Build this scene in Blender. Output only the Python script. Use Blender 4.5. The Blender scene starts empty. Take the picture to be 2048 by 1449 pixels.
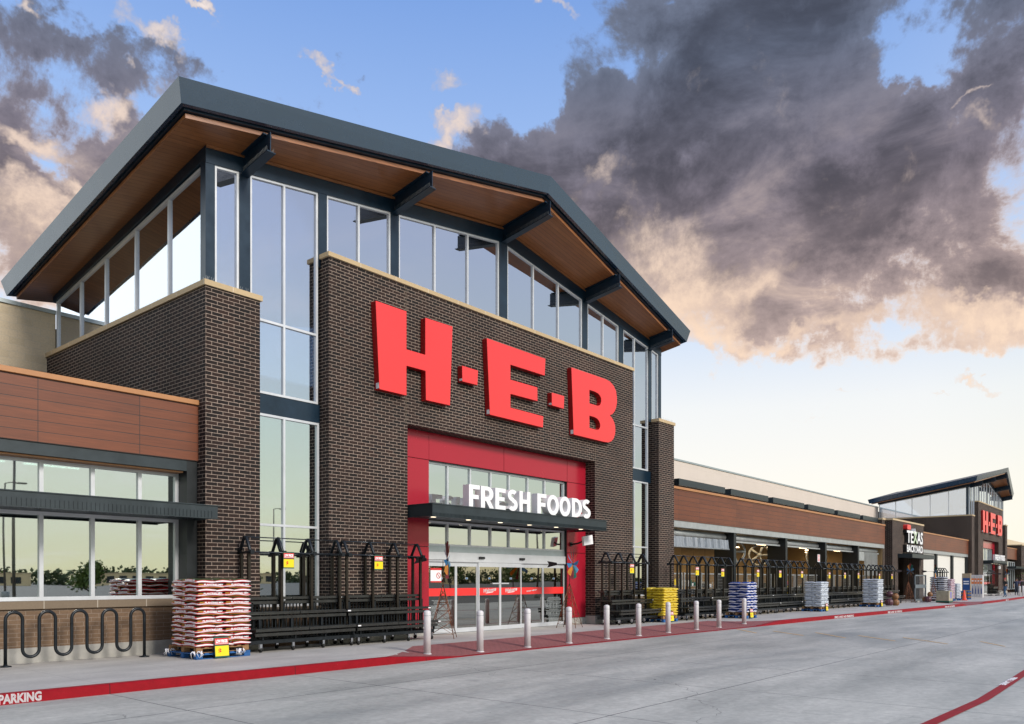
import bpy, bmesh, math, random
from mathutils import Vector, Matrix
from mathutils.geometry import tessellate_polygon
random.seed(7)
R = math.radians
scene = bpy.context.scene
col = scene.collection

# ------------------------------------------------------------------ camera
# The facade lies in the plane y = 0, pavement z = 0, car park z = -0.15.
FPX, CX, HY, H, D = 1597.0, 1024.0, 1160.0, 1.597, 16.26
AZ = math.atan((2370 - 1024) / FPX)
CA, SA = math.cos(AZ), math.sin(AZ)
cam_d = bpy.data.cameras.new('camera')
cam = bpy.data.objects.new('camera', cam_d); col.objects.link(cam)
cam.location = (0, -D, H)
cam.rotation_euler = (R(90), 0, AZ - R(90))
cam_d.sensor_width = 36; cam_d.lens = FPX / 2048 * 36
cam_d.shift_y = (1160 - 724.5) / 2048
cam_d.clip_start = 0.1; cam_d.clip_end = 3000
scene.camera = cam

def ray(px):
    t = (px - CX) / FPX
    return CA + t * SA, SA - t * CA
def at(px, py, Y):            # a measured photo point on the upright plane y = Y -> (x, z)
    dx, dy = ray(px); s = (Y + D) / dy
    return s * dx, H - (py - HY) * s / FPX
def ax(px, Y): return at(px, 1100, Y)[0]

# ------------------------------------------------------------------ sky, sun, exposure
SUN_AZ, SUN_EL = R(-88), R(30)         # direction towards the sun, measured from +x
world = bpy.data.worlds.new('World'); scene.world = world
world.use_nodes = True
def sky_nodes():
    nt = world.node_tree; N, L = nt.nodes, nt.links
    for n in list(N): N.remove(n)
    def mk(t, **k):
        n = N.new(t)
        for a, b in k.items(): setattr(n, a, b)
        return n
    def M(op, a, b=None, c=None, clamp=False):
        n = mk('ShaderNodeMath', operation=op); n.use_clamp = clamp
        for i, v in enumerate((a, b, c)):
            if v is None: continue
            if isinstance(v, (int, float)): n.inputs[i].default_value = v
            else: L.new(v, n.inputs[i])
        return n.outputs[0]
    def mixc(f, a, b, mode='MIX'):
        n = mk('ShaderNodeMix', data_type='RGBA', blend_type=mode)
        if isinstance(f, (int, float)): n.inputs[0].default_value = f
        else: L.new(f, n.inputs[0])
        for i, v in ((6, a), (7, b)):
            if isinstance(v, tuple): n.inputs[i].default_value = (*v, 1)
            else: L.new(v, n.inputs[i])
        return n.outputs[2]
    def ramp(x, stops, smooth=False):
        n = mk('ShaderNodeValToRGB'); cr = n.color_ramp
        if smooth: cr.interpolation = 'EASE'
        while len(cr.elements) < len(stops): cr.elements.new(0.5)
        for e, (p, c) in zip(cr.elements, stops):
            e.position = p; e.color = (*c, 1)
        L.new(x, n.inputs[0]); return n.outputs[0]
    tc = mk('ShaderNodeTexCoord')
    sep = mk('ShaderNodeSeparateXYZ'); L.new(tc.outputs['Generated'], sep.inputs[0])
    az = M('ARCTAN2', sep.outputs[1], sep.outputs[0]); el = M('ARCSINE', sep.outputs[2])
    aev = mk('ShaderNodeCombineXYZ'); L.new(az, aev.inputs[0]); L.new(el, aev.inputs[1])
    # cloud layer coordinates (flattening towards the horizon)
    den = M('ADD', M('MAXIMUM', sep.outputs[2], 0.0), 0.16)
    cl = mk('ShaderNodeCombineXYZ'); L.new(M('DIVIDE', sep.outputs[0], den), cl.inputs[0]); L.new(M('DIVIDE', sep.outputs[1], den), cl.inputs[1])
    def noise(vec, sc, det, rough, off=0.0, dist=0.0):
        mp = mk('ShaderNodeMapping'); mp.inputs['Location'].default_value = (off, off * .7, off * .3)
        L.new(vec, mp.inputs[0])
        n = mk('ShaderNodeTexNoise'); n.inputs['Scale'].default_value = sc; n.inputs['Detail'].default_value = det
        n.inputs['Roughness'].default_value = rough; n.inputs['Distortion'].default_value = dist
        L.new(mp.outputs[0], n.inputs['Vector']); return n
    # warped (azimuth, elevation) so that cloud banks get ragged outlines
    w1 = noise(tc.outputs['Generated'], 7.0, 6, .62, 3.1)
    sub = mk('ShaderNodeVectorMath', operation='SUBTRACT'); L.new(w1.outputs['Color'], sub.inputs[0]); sub.inputs[1].default_value = (.5, .5, .5)
    scl = mk('ShaderNodeVectorMath', operation='SCALE'); L.new(sub.outputs[0], scl.inputs[0]); scl.inputs['Scale'].default_value = 0.20
    add = mk('ShaderNodeVectorMath', operation='ADD'); L.new(aev.outputs[0], add.inputs[0]); L.new(scl.outputs[0], add.inputs[1])
    flat = mk('ShaderNodeVectorMath', operation='MULTIPLY'); L.new(add.outputs[0], flat.inputs[0]); flat.inputs[1].default_value = (1, 1, 0)
    def banks(lst, vec):
        acc = 0.0
        for (px, py, rx, ry, rot, wgt) in lst:
            dx, dy = ray(px); v = (HY - py) / FPX; n = math.sqrt(dx * dx + dy * dy)
            a0, e0 = math.atan2(dy, dx), math.atan(v / n)
            dx2, dy2 = ray(px + rx); sa = abs(math.atan2(dy2, dx2) - a0)
            se = abs(math.atan((v + ry / FPX) / n) - e0)
            mp = mk('ShaderNodeMapping', vector_type='TEXTURE')
            mp.inputs['Location'].default_value = (a0, e0, 0); mp.inputs['Rotation'].default_value = (0, 0, R(rot))
            mp.inputs['Scale'].default_value = (sa * 1.6, se * 1.6, 1)
            L.new(vec, mp.inputs[0])
            g = mk('ShaderNodeTexGradient', gradient_type='SPHERICAL'); L.new(mp.outputs[0], g.inputs[0])
            acc = M('MULTIPLY_ADD', g.outputs['Fac'], wgt, acc)
        return acc
    dark = banks([
        (1640, 210, 470, 270, 0, 2.2), (1500, 440, 420, 190, 0, 1.9), (1880, 470, 330, 210, 0, 1.9), (1680, 600, 330, 105, 0, 1.7),
        (1170, 300, 220, 95, -10, 1.2), (1300, 70, 230, 80, 5, 1.0), (1960, 640, 190, 60, 0, 1.2), (1990, 190, 110, 75, 0, 1.0),
        (1260, 500, 190, 120, 0, 1.1), (1400, 200, 200, 90, -30, .9),(1290, 400, 200, 130, 0, .7), (20, 480, 150, 110, 0, .9), (1100, 330, 150, 70, 0, .8), (1420, 100, 160, 110, 0, .8),
        (110, 150, 170, 70, 0, 1.0), (190, 300, 210, 110, 0, 1.1), (60, 420, 150, 110, 0, 1.0), (400, 160, 110, 40, -10, .55),
        (20, 60, 70, 60, 0, .8), (40, 560, 120, 90, 0, .6), (700, 95, 90, 16, -3, .7), (1120, 200, 180, 60, 0, .35), (950, 330, 160, 40, -8, .5),
        (1860, 120, 95, 95, 0, -2.6), (1100, 60, 120, 60, 0, -1.6), (1010, 190, 100, 60, 0, -1.2), (1750, 150, 60, 60, 0, -1.0), (1430, 265, 80, 28, -25, -1.8), (1200, 190, 130, 50, -20, -1.2), (1320, 240, 70, 40, -20, -.9), (1560, 460, 60, 20, 0, -.5),
        (1590, 655, 70, 25, 0, -.4), (2000, 350, 45, 60, 0, -.4), (300, 60, 150, 50, 0, -1.0), (160, 200, 60, 50, 0, -1.6), (60, 120, 70, 30, 0, -1.0), (340, 250, 60, 60, 0, -.8), (20, 170, 40, 40, 0, -.8), (90, 330, 60, 70, 30, -1.2), (280, 210, 60, 30, 0, -.6), (330, 330, 60, 60, 30, -.5)], flat.outputs[0])
    lit = banks([
        (397, 33, 30, 13, 0, 2.0), (612, 125, 34, 14, 0, 1.8), (665, 138, 22, 9, 0, 1.2), (865, 158, 42, 20, 0, 1.6), (820, 262, 105, 22, -8, 1.9), (930, 280, 60, 18, -6, 1.0),
        (1068, 48, 50, 15, 20, 1.7), (320, 118, 60, 22, 8, 1.6), (190, 215, 85, 32, -8, 1.6), (50, 275, 80, 30, 0, 1.5), (30, 20, 24, 12, 0, 1.4), (857, 226, 26, 10, 0, .9),
        (60, 425, 140, 40, 0, 1.5), (140, 380, 50, 18, 0, 1.2), (1330, 540, 170, 85, -15, 1.2), (1220, 365, 50, 35, 0, 1.3), (1480, 560, 120, 30, -10, .8), (1380, 640, 120, 40, 0, 1.2),
        (30, 500, 150, 60, 0, 1.3), (1400, 610, 170, 70, -20, 1.3), (1650, 670, 200, 22, -6, .9), (1890, 655, 190, 40, 5, 1.5), (1980, 620, 110, 26, 0, 1.2), (1990, 240, 60, 26, 25, 1.2), (1975, 185, 28, 10, 0, 1.3), (1520, 690, 120, 14, 0, .8), (1440, 672, 60, 22, 0, .9),
        (1930, 768, 75, 10, 4, 1.5), (1700, 776, 34, 6, 0, 1.3), (1715, 806, 60, 6, 0, 1.1), (1610, 815, 40, 5, 0, .8), (1840, 806, 30, 5, 0, .9), (1180, 420, 120, 40, 0, .7)], flat.outputs[0])
    fbm = noise(cl.outputs[0], 1.3, 12, .64, 1.7, .3).outputs['Fac']
    fine = noise(tc.outputs['Generated'], 8.0, 12, .66, 5.0, .25).outputs['Fac']
    vfine = noise(tc.outputs['Generated'], 30.0, 6, .65, 2.0).outputs['Fac']
    # saturating sum keeps every bank from turning into a flat disc
    dsat = M('MULTIPLY', M('TANH', M('MULTIPLY', dark, .72)), 1.12)
    dens = M('ADD', M('ADD', dsat, M('MULTIPLY', M('SUBTRACT', fbm, .5), 2.7)), M('ADD', M('MULTIPLY', M('SUBTRACT', fine, .5), 3.3), M('MULTIPLY', M('SUBTRACT', vfine, .5), .6)))
    elp = M('MULTIPLY', el, 1 / R(90), clamp=True)
    def sstep(x, e0, e1):
        n = mk('ShaderNodeMapRange', interpolation_type='SMOOTHSTEP'); n.inputs[1].default_value = e0; n.inputs[2].default_value = e1
        L.new(x, n.inputs[0]); return n.outputs[0]
    dens = M('SUBTRACT', dens, M('MULTIPLY', sstep(elp, .165, .12), 1.2))      # the air clears towards the horizon
    thick = sstep(dens, .16, .66)
    deep = sstep(dens, .45, 1.35)
    litd = M('ADD', M('TANH', lit), M('ADD', M('MULTIPLY', M('SUBTRACT', fine, .5), 2.6), M('MULTIPLY', M('SUBTRACT', vfine, .5), .8)))
    litd = M('SUBTRACT', litd, M('MULTIPLY', sstep(elp, .16, .12), .18))
    lita = sstep(litd, .28, 1.05)
    elp = M('MULTIPLY', el, 1 / R(90), clamp=True)
    base_n = mk('ShaderNodeTexSky', sky_type='NISHITA'); base_n.sun_disc = False
    base_n.sun_elevation = SUN_EL; base_n.sun_rotation = R(90) - SUN_AZ
    base_n.air_density = 1.2; base_n.dust_density = 0.6; base_n.ozone_density = 2.0
    capped = mixc(1.0, base_n.outputs[0], (9.0, 9.0, 9.0), 'DARKEN')
    grad = ramp(elp, [(0, (9.4, 8.7, 7.6)), (.07, (9.2, 8.7, 7.9)), (.13, (8.4, 8.4, 8.3)), (.20, (5.7, 6.8, 8.6)), (.28, (3.5, 5.1, 8.3)), (.40, (1.9, 3.4, 7.1)), (1, (1.2, 2.2, 4.8))])
    # the half of the sky over the car park (seen mirrored in the glass): paler, greener and calmer
    back = ramp(elp, [(0, (7.6, 6.9, 4.4)), (.05, (7.2, 7.4, 5.7)), (.14, (6.2, 7.0, 6.8)), (.25, (5.2, 5.9, 7.6)), (.40, (4.0, 4.6, 7.4)), (1, (3.2, 3.8, 6.0))])
    bw = sstep(noise(cl.outputs[0], 1.6, 7, .6, 4.4, .5).outputs['Fac'], .42, .68)
    back = mixc(M('MULTIPLY', bw, .5), back, mixc(.5, back, (8.6, 8.0, 8.2)))
    side = M('MULTIPLY_ADD', sep.outputs[1], -1.6, .35, clamp=True)
    skyc = mixc(.85, capped, mixc(side, grad, back))
    warm = ramp(elp, [(0, (9.4, 7.6, 6.0)), (.12, (9.4, 7.2, 5.3)), (.2, (9.2, 6.9, 5.1)), (.3, (8.6, 6.8, 5.6)), (.4, (8.4, 7.3, 6.6)), (1, (6, 5.6, 5.2))])
    midc = ramp(elp, [(0, (6.5, 5.4, 4.8)), (.17, (5.2, 4.0, 3.6)), (.22, (3.5, 2.75, 2.75)), (.28, (2.1, 1.85, 2.25)), (.36, (1.35, 1.6, 2.3)), (1, (1.5, 1.7, 2.2))])
    darkc = ramp(elp, [(0, (3.6, 3.0, 2.8)), (.17, (2.4, 1.85, 1.8)), (.22, (1.3, 1.08, 1.2)), (.28, (.72, .68, .86)), (.36, (.50, .58, .85)), (1, (.8, .9, 1.2))])
    inner = noise(cl.outputs[0], 3.2, 10, .62, 9.0, .4).outputs['Fac']
    body = mixc(M('MULTIPLY', deep, sstep(inner, .70, .36)), midc, darkc)
    glow = M('MULTIPLY', sstep(inner, .50, .72), sstep(elp, .36, .17))
    body = mixc(M('MULTIPLY', glow, .55), body, warm)
    rim = M('MULTIPLY', M('SUBTRACT', 1.0, sstep(dens, .25, .75)), sstep(elp, .34, .20))
    body = mixc(M('MULTIPLY', rim, .75), body, warm)
    front = M('MULTIPLY_ADD', sep.outputs[1], 6.0, 1.0, clamp=True)
    # the setting sun's bright patch of sky, out of the picture on the left behind the shop
    dt = mk('ShaderNodeVectorMath', operation='DOT_PRODUCT'); L.new(tc.outputs['Generated'], dt.inputs[0])
    ga, ge = R(122), R(20); dt.inputs[1].default_value = (math.cos(ga) * math.cos(ge), math.sin(ga) * math.cos(ge), math.sin(ge))
    patch = sstep(dt.outputs['Value'], .74, .93)
    skyc = mixc(M('MULTIPLY', patch, .85), skyc, (14.0, 15.2, 15.6))
    front = M('MULTIPLY', front, M('SUBTRACT', 1.0, M('MULTIPLY', patch, .8)))
    out = mixc(M('MULTIPLY', thick, front), skyc, body)
    lc = mixc(sstep(litd, .5, 1.5), mixc(.5, midc, warm), warm)
    out = mixc(M('MULTIPLY', M('MULTIPLY', lita, .9), front), out, lc)
    bg = mk('ShaderNodeBackground'); bg.inputs['Strength'].default_value = 0.10
    L.new(out, bg.inputs[0])
    wo = mk('ShaderNodeOutputWorld'); L.new(bg.outputs[0], wo.inputs[0])
sky_nodes()
world.cycles.sampling_method = 'MANUAL'; world.cycles.sample_map_resolution = 512

sun_d = bpy.data.lights.new('sun', 'SUN'); sun_d.energy = 2.6; sun_d.angle = R(16); sun_d.color = (1, .93, .84)
sun = bpy.data.objects.new('sun', sun_d); col.objects.link(sun)
sdir = Vector((math.cos(SUN_AZ) * math.cos(SUN_EL), math.sin(SUN_AZ) * math.cos(SUN_EL), math.sin(SUN_EL)))
sun.rotation_euler = sdir.to_track_quat('Z', 'Y').to_euler(); sun.location = (0, -30, 30)
vs = scene.view_settings
vs.view_transform = 'Standard'; vs.look = 'None'; vs.gamma = 1; vs.exposure = 0.28; vs.use_curve_mapping = False
scene.cycles.max_bounces = 7; scene.cycles.transparent_max_bounces = 12; scene.cycles.glossy_bounces = 3
scene.cycles.use_denoising = True; scene.cycles.sample_clamp_indirect = 6

# ------------------------------------------------------------------ materials
def mat(name, color=(.5, .5, .5), rough=.6, metal=0.0, spec=.5, emit=None, es=0.0):
    m = bpy.data.materials.new(name); m.use_nodes = True
    b = m.node_tree.nodes['Principled BSDF']
    b.inputs['Base Color'].default_value = (*color, 1); b.inputs['Roughness'].default_value = rough
    b.inputs['Metallic'].default_value = metal; b.inputs['Specular IOR Level'].default_value = spec
    if emit: b.inputs['Emission Color'].default_value = (*emit, 1); b.inputs['Emission Strength'].default_value = es
    return m
class NT:
    def __init__(s, m): s.m = m; s.t = m.node_tree; s.b = s.t.nodes['Principled BSDF']
    def n(s, t, **k):
        x = s.t.nodes.new(t)
        for a, b in k.items(): setattr(x, a, b)
        return x
    def l(s, a, b): s.t.links.new(a, b)
    def math(s, op, a, b=None, c=None, clamp=False):
        n = s.n('ShaderNodeMath', operation=op); n.use_clamp = clamp
        for i, v in enumerate((a, b, c)):
            if v is None: continue
            if isinstance(v, (int, float)): n.inputs[i].default_value = v
            else: s.l(v, n.inputs[i])
        return n.outputs[0]
    def mix(s, f, a, b, mode='MIX'):
        n = s.n('ShaderNodeMix', data_type='RGBA', blend_type=mode)
        if isinstance(f, (int, float)): n.inputs[0].default_value = f
        else: s.l(f, n.inputs[0])
        for i, v in ((6, a), (7, b)):
            if isinstance(v, tuple): n.inputs[i].default_value = (*v, 1)
            else: s.l(v, n.inputs[i])
        return n.outputs[2]
    def coord(s, kind='UV', scale=(1, 1, 1), loc=(0, 0, 0)):
        tc = s.n('ShaderNodeTexCoord'); mp = s.n('ShaderNodeMapping')
        mp.inputs['Scale'].default_value = scale; mp.inputs['Location'].default_value = loc
        s.l(tc.outputs[kind], mp.inputs[0]); return mp.outputs[0]
    def noise(s, vec, sc, det=5, rough=.6, dist=0):
        n = s.n('ShaderNodeTexNoise'); n.inputs['Scale'].default_value = sc; n.inputs['Detail'].default_value = det
        n.inputs['Roughness'].default_value = rough; n.inputs['Distortion'].default_value = dist
        if vec is not None: s.l(vec, n.inputs['Vector'])
        return n.outputs['Fac']
    def ramp(s, x, a, b):     # linear remap a..b -> 0..1
        n = s.n('ShaderNodeMapRange'); n.inputs[1].default_value = a; n.inputs[2].default_value = b
        s.l(x, n.inputs[0]); return n.outputs[0]
    def bump(s, h, st=.3, d=.01):
        n = s.n('ShaderNodeBump'); n.inputs['Strength'].default_value = st; n.inputs['Distance'].default_value = d
        s.l(h, n.inputs['Height']); s.l(n.outputs[0], s.b.inputs['Normal'])
def vary(m, amt=.25, sc=3.0, stretch=(1, 1, 1), rv=.1, kind='Object', bump=0):
    t = NT(m); c = tuple(t.b.inputs['Base Color'].default_value)[:3]
    v = t.coord(kind, stretch); f = t.noise(v, sc, 6, .65)
    f = t.ramp(f, .3, .7)
    t.l(t.mix(f, tuple(x * (1 - amt) for x in c), tuple(min(1, x * (1 + amt)) for x in c)), t.b.inputs['Base Color'])
    r = t.b.inputs['Roughness'].default_value
    t.l(t.math('MULTIPLY_ADD', f, rv, r - rv / 2), t.b.inputs['Roughness'])
    if bump: t.bump(f, bump, .01)
    return m
def brick(name, c1, c2, mortar, w, h, ms, offs=.5, rough=.75, bump=.5, grain=None, sheen=.5, var=.5):
    m = mat(name, rough=rough, spec=sheen); t = NT(m); uv = t.coord('UV')
    b = t.n('ShaderNodeTexBrick'); b.offset = offs; t.l(uv, b.inputs['Vector'])
    b.inputs['Color1'].default_value = (*c1, 1); b.inputs['Color2'].default_value = (*c2, 1); b.inputs['Mortar'].default_value = (*mortar, 1)
    b.inputs['Scale'].default_value = 1; b.inputs['Mortar Size'].default_value = ms; b.inputs['Mortar Smooth'].default_value = .15
    b.inputs['Bias'].default_value = -.2; b.inputs['Brick Width'].default_value = w; b.inputs['Row Height'].default_value = h
    if grain: gv = t.coord('UV', grain); f = t.noise(gv, 1.0, 6, .7)
    else: gv = t.coord('UV'); f = t.noise(gv, 22, 4, .7)
    c = t.mix(1.0, b.outputs['Color'], t.mix(t.ramp(f, .25, .75), (1 - var,) * 3, (1 + var * .6,) * 3), 'MULTIPLY')
    big = t.noise(t.coord('UV'), .5, 4, .6)
    c = t.mix(1.0, c, t.mix(t.ramp(big, .3, .7), (1 - .4 * var,) * 3, (1 + .28 * var,) * 3), 'MULTIPLY')
    t.l(c, t.b.inputs['Base Color'])
    t.bump(t.math('MULTIPLY_ADD', f, .25, t.math('SUBTRACT', 1.0, b.outputs['Fac'])), bump, .006)
    return m
BRICK = brick('dark_brick', (.014, .0105, .0095), (.042, .022, .016), (.35, .27, .215), .268, .083, .0070, rough=.85, sheen=.3, var=.6)
TANBRICK = brick('tan_brick', (.17, .105, .06), (.13, .078, .043), (.26, .20, .15), .30, .083, .005, var=.25)
CMU = brick('split_block', (.66, .54, .37), (.59, .48, .32), (.58, .50, .38), .40, .20, .006, var=.15, bump=.3)
WOOD = brick('timber_look_panel', (.175, .047, .015), (.135, .035, .012), (.02, .008, .005), 1.92, .20, .007, offs=0, sheen=.5, rough=.46, bump=.25, grain=(1.2, 26, 26), var=.35)
SOFFIT = brick('timber_soffit', (.31, .125, .046), (.25, .098, .036), (.06, .025, .01), 30, .14, .004, offs=0, rough=.30, bump=.15, grain=(2, 14, 14), var=.25)
STONE = brick('limestone_coping', (.52, .39, .22), (.47, .35, .20), (.7, .62, .5), 1.2, 3, .006, offs=0, var=.12, bump=.1)
STONE2 = brick('stone_sill', (.20, .15, .10), (.17, .13, .088), (.45, .4, .33), 1.0, 3, .008, offs=0, var=.12, bump=.1)
WALLPALE = brick('pale_wall_panel', (.66, .58, .50), (.63, .555, .475), (.5, .43, .37), 1.2, .6, .003, offs=0, var=.06, bump=.1)
COPMET = vary(mat('coping_metal', (.40, .45, .46), .4, .6), .1)
COPTAN = vary(mat('coping_tan_metal', (.42, .19, .07), .45), .1, 2)
FASCIA = vary(mat('blue_grey_metal', (.010, .036, .074), .27, 0), .06, 1.5, rv=.06)
_b = FASCIA.node_tree.nodes['Principled BSDF']; _b.inputs['IOR'].default_value = 1.75
STEEL = vary(mat('dark_blue_steel', (.005, .021, .040), .34, .15), .25, 2.5)
STEEL2 = vary(mat('canopy_steel', (.026, .037, .042), .42, .25), .2, 2.5)
DARKST = vary(mat('black_steel', (.012, .016, .018), .45, .2), .25, 4)
ALU = vary(mat('aluminium_frame', (.62, .64, .66), .38, .35), .06, 2)
REDP = vary(mat('red_metal_panel', (.40, .014, .032), .24, .15), .02, 1.2)
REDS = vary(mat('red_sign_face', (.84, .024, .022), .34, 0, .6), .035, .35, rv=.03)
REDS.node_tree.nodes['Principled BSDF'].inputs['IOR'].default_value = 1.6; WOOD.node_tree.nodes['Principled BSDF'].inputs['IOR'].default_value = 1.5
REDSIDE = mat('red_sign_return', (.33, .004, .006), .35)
WHITE = vary(mat('white_acrylic', (.84, .84, .84), .35), .03, 2)
WHITEM = vary(mat('white_shutter', (.70, .68, .62), .5), .06, 3, (1, 1, 8))
GREYM = vary(mat('galvanised_metal', (.42, .44, .44), .42, .5), .15, 4)
CONC = vary(mat('plinth_concrete', (.34, .33, .30), .8), .16, 4, bump=.2)
RACK = vary(mat('rack_black_metal', (.010, .014, .018), .38, .3), .3, 8)
RODM = mat('rack_tie_metal', (.05, .06, .07), .25, .6)
RACKP = vary(mat('rack_bronze_post', (.035, .028, .020), .36, .6), .2, 6)
SHELF = vary(mat('rack_shelf', (.016, .020, .022), .30, .3), .35, 6)
SHELF.node_tree.nodes['Principled BSDF'].inputs['IOR'].default_value = 1.9; SHELF.node_tree.nodes['Principled BSDF'].inputs['Specular Tint'].default_value = (1, .9, .78, 1)
CHROME = mat('chrome', (.6, .62, .65), .2, 1.0)
RUBBER = mat('black_rubber', (.01, .01, .01), .6)
BOLL = vary(mat('bollard_sleeve', (.62, .60, .60), .42), .10, 6)
BLACK = mat('black_plastic', (.008, .008, .009), .4)
PALW = vary(mat('pallet_wood', (.27, .15, .065), .8), .4, 9, (1, 1, 4))
PALB = vary(mat('pallet_blue', (.012, .10, .30), .6), .3, 9)
PLASTIC = mat('white_wrap', (.72, .72, .76), .35)
GREYL = mat('etched_grey_print', (.30, .33, .33), .5)
BB0 = mat('label_blue', (.02, .14, .35), .4)
SGREEN = mat('sign_green', (.006, .09, .055), .4); SRED = mat('sign_red', (.62, .02, .02), .4)
SYEL = mat('sign_yellow', (.86, .66, .01), .4); SWHITE = mat('sign_white', (.85, .85, .85), .4)
ORANGE = mat('cone_orange', (.75, .06, .02), .45)
COPPER = vary(mat('copper_rod', (.20, .075, .035), .4, .6), .3, 9)
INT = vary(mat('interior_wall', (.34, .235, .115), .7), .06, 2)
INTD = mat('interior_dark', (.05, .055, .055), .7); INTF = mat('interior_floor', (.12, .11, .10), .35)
LAMP = mat('warm_tube', (1, .8, .5), .4, emit=(1, .72, .42), es=9)
DOWN = mat('downlight_glow', (1, .9, .75), .4, emit=(1, .85, .6), es=2)
TUBE = mat('ceiling_tube', (1, 1, 1), .4, emit=(1, .93, .75), es=4)
TARP = vary(mat('rolled_canvas', (.24, .27, .30), .5), .3, 5, (6, 1, 1))
def glass(name, tint, refl, trans):
    m = bpy.data.materials.new(name); m.use_nodes = True; t = m.node_tree; N = t.nodes; L = t.links
    N.remove(N['Principled BSDF'])
    g = N.new('ShaderNodeBsdfGlossy'); g.inputs[0].default_value = (*tint, 1); g.inputs['Roughness'].default_value = .012
    nz = N.new('ShaderNodeTexNoise'); nz.inputs['Scale'].default_value = .45; nz.inputs['Detail'].default_value = 1
    tc = N.new('ShaderNodeTexCoord'); L.new(tc.outputs['Object'], nz.inputs['Vector'])
    bp = N.new('ShaderNodeBump'); bp.inputs['Strength'].default_value = .25; bp.inputs['Distance'].default_value = .022
    L.new(nz.outputs['Fac'], bp.inputs['Height']); L.new(bp.outputs[0], g.inputs['Normal'])
    tr = N.new('ShaderNodeBsdfTransparent'); tr.inputs[0].default_value = (*trans, 1)
    fr = N.new('ShaderNodeFresnel'); fr.inputs['IOR'].default_value = 1.5
    mm = N.new('ShaderNodeMath'); mm.operation = 'MULTIPLY_ADD'; mm.use_clamp = True
    L.new(fr.outputs[0], mm.inputs[0]); mm.inputs[1].default_value = .9; mm.inputs[2].default_value = refl
    mx = N.new('ShaderNodeMixShader'); L.new(mm.outputs[0], mx.inputs[0]); L.new(tr.outputs[0], mx.inputs[1]); L.new(g.outputs[0], mx.inputs[2])
    L.new(mx.outputs[0], N['Material Output'].inputs[0]); return m
GLASS = glass('coated_glass', (.92, .97, .97), .62, (.45, .62, .62))
GLASSD = glass('door_glass', (.95, .93, .84), .42, (.34, .42, .40))
GLASSU = glass('high_glass', (.90, .93, 1.0), .58, (.5, .62, .75))

def ground_mat():
    m = mat('car_park_concrete', rough=.62, spec=.4); t = NT(m)
    p = t.coord('Object')
    n1 = t.noise(t.coord('Object', (.25, .9, 1)), .9, 7, .62); n2 = t.noise(p, 9, 7, .7); n3 = t.noise(t.coord('Object', (.12, .35, 1)), .8, 6, .6, .6)
    c = t.mix(t.ramp(n1, .32, .68), (.29, .296, .268), (.50, .492, .44))
    c = t.mix(1, c, t.mix(t.ramp(n2, .25, .75), (.76,) * 3, (1.2,) * 3), 'MULTIPLY')
    c = t.mix(t.math('MULTIPLY', t.ramp(n3, .52, .70), .6), c, (.14, .165, .17))
    # arcs rubbed in by tyres
    n4 = t.noise(t.coord('Object', (.5, 4, 1)), 1.3, 5, .7, 1.2)
    c = t.mix(t.math('MULTIPLY', t.ramp(n4, .62, .80), .35), c, (.12, .14, .145))
    cr = t.n('ShaderNodeTexVoronoi', feature='DISTANCE_TO_EDGE'); cr.inputs['Scale'].default_value = .13
    wv = t.n('ShaderNodeVectorMath', operation='ADD'); wn = t.n('ShaderNodeTexNoise'); wn.inputs['Scale'].default_value = .8; wn.inputs['Detail'].default_value = 6
    t.l(p, wn.inputs['Vector']); ws = t.n('ShaderNodeVectorMath', operation='SCALE'); ws.inputs['Scale'].default_value = 1.6; t.l(wn.outputs['Color'], ws.inputs[0])
    t.l(p, wv.inputs[0]); t.l(ws.outputs[0], wv.inputs[1]); t.l(wv.outputs[0], cr.inputs['Vector'])
    crk = t.math('MULTIPLY', t.math('LESS_THAN', cr.outputs['Distance'], .0009), t.ramp(t.noise(p, .22, 2), .50, .56))
    c = t.mix(t.math('MULTIPLY', crk, .6), c, (.06, .06, .06))
    oil = t.ramp(t.noise(t.coord('Object', (1, 1, 1)), .55, 3, .5), .70, .78); c = t.mix(t.math('MULTIPLY', oil, .35), c, (.09, .095, .10))
    sp = t.n('ShaderNodeTexVoronoi'); sp.inputs['Scale'].default_value = 1.6; t.l(p, sp.inputs['Vector'])
    spot = t.math('LESS_THAN', sp.outputs['Distance'], .022)
    c = t.mix(t.math('MULTIPLY', spot, .6), c, (.05, .05, .05))
    sx = t.n('ShaderNodeSeparateXYZ'); t.l(p, sx.inputs[0])
    def line(coord, period, off, w):
        f = t.math('ABSOLUTE', t.math('SUBTRACT', t.math('PINGPONG', t.math('SUBTRACT', coord, off), period / 2), 0))
        return t.math('LESS_THAN', f, w)
    wob = t.math('MULTIPLY', t.math('SUBTRACT', t.noise(p, 1.2, 3), .5), .05)
    j = t.math('MAXIMUM', line(t.math('ADD', sx.outputs[0], wob), 3.3, 5.37, .010), line(t.math('ADD', sx.outputs[1], wob), 4.55, -6.05, .012))
    c = t.mix(t.math('MULTIPLY', j, .85), c, (.04, .045, .05))
    t.l(c, t.b.inputs['Base Color']); t.bump(n2, .25, .004)
    t.l(t.math('MULTIPLY_ADD', n1, .25, .48), t.b.inputs['Roughness'])
    return m
GROUND = ground_mat()
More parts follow.
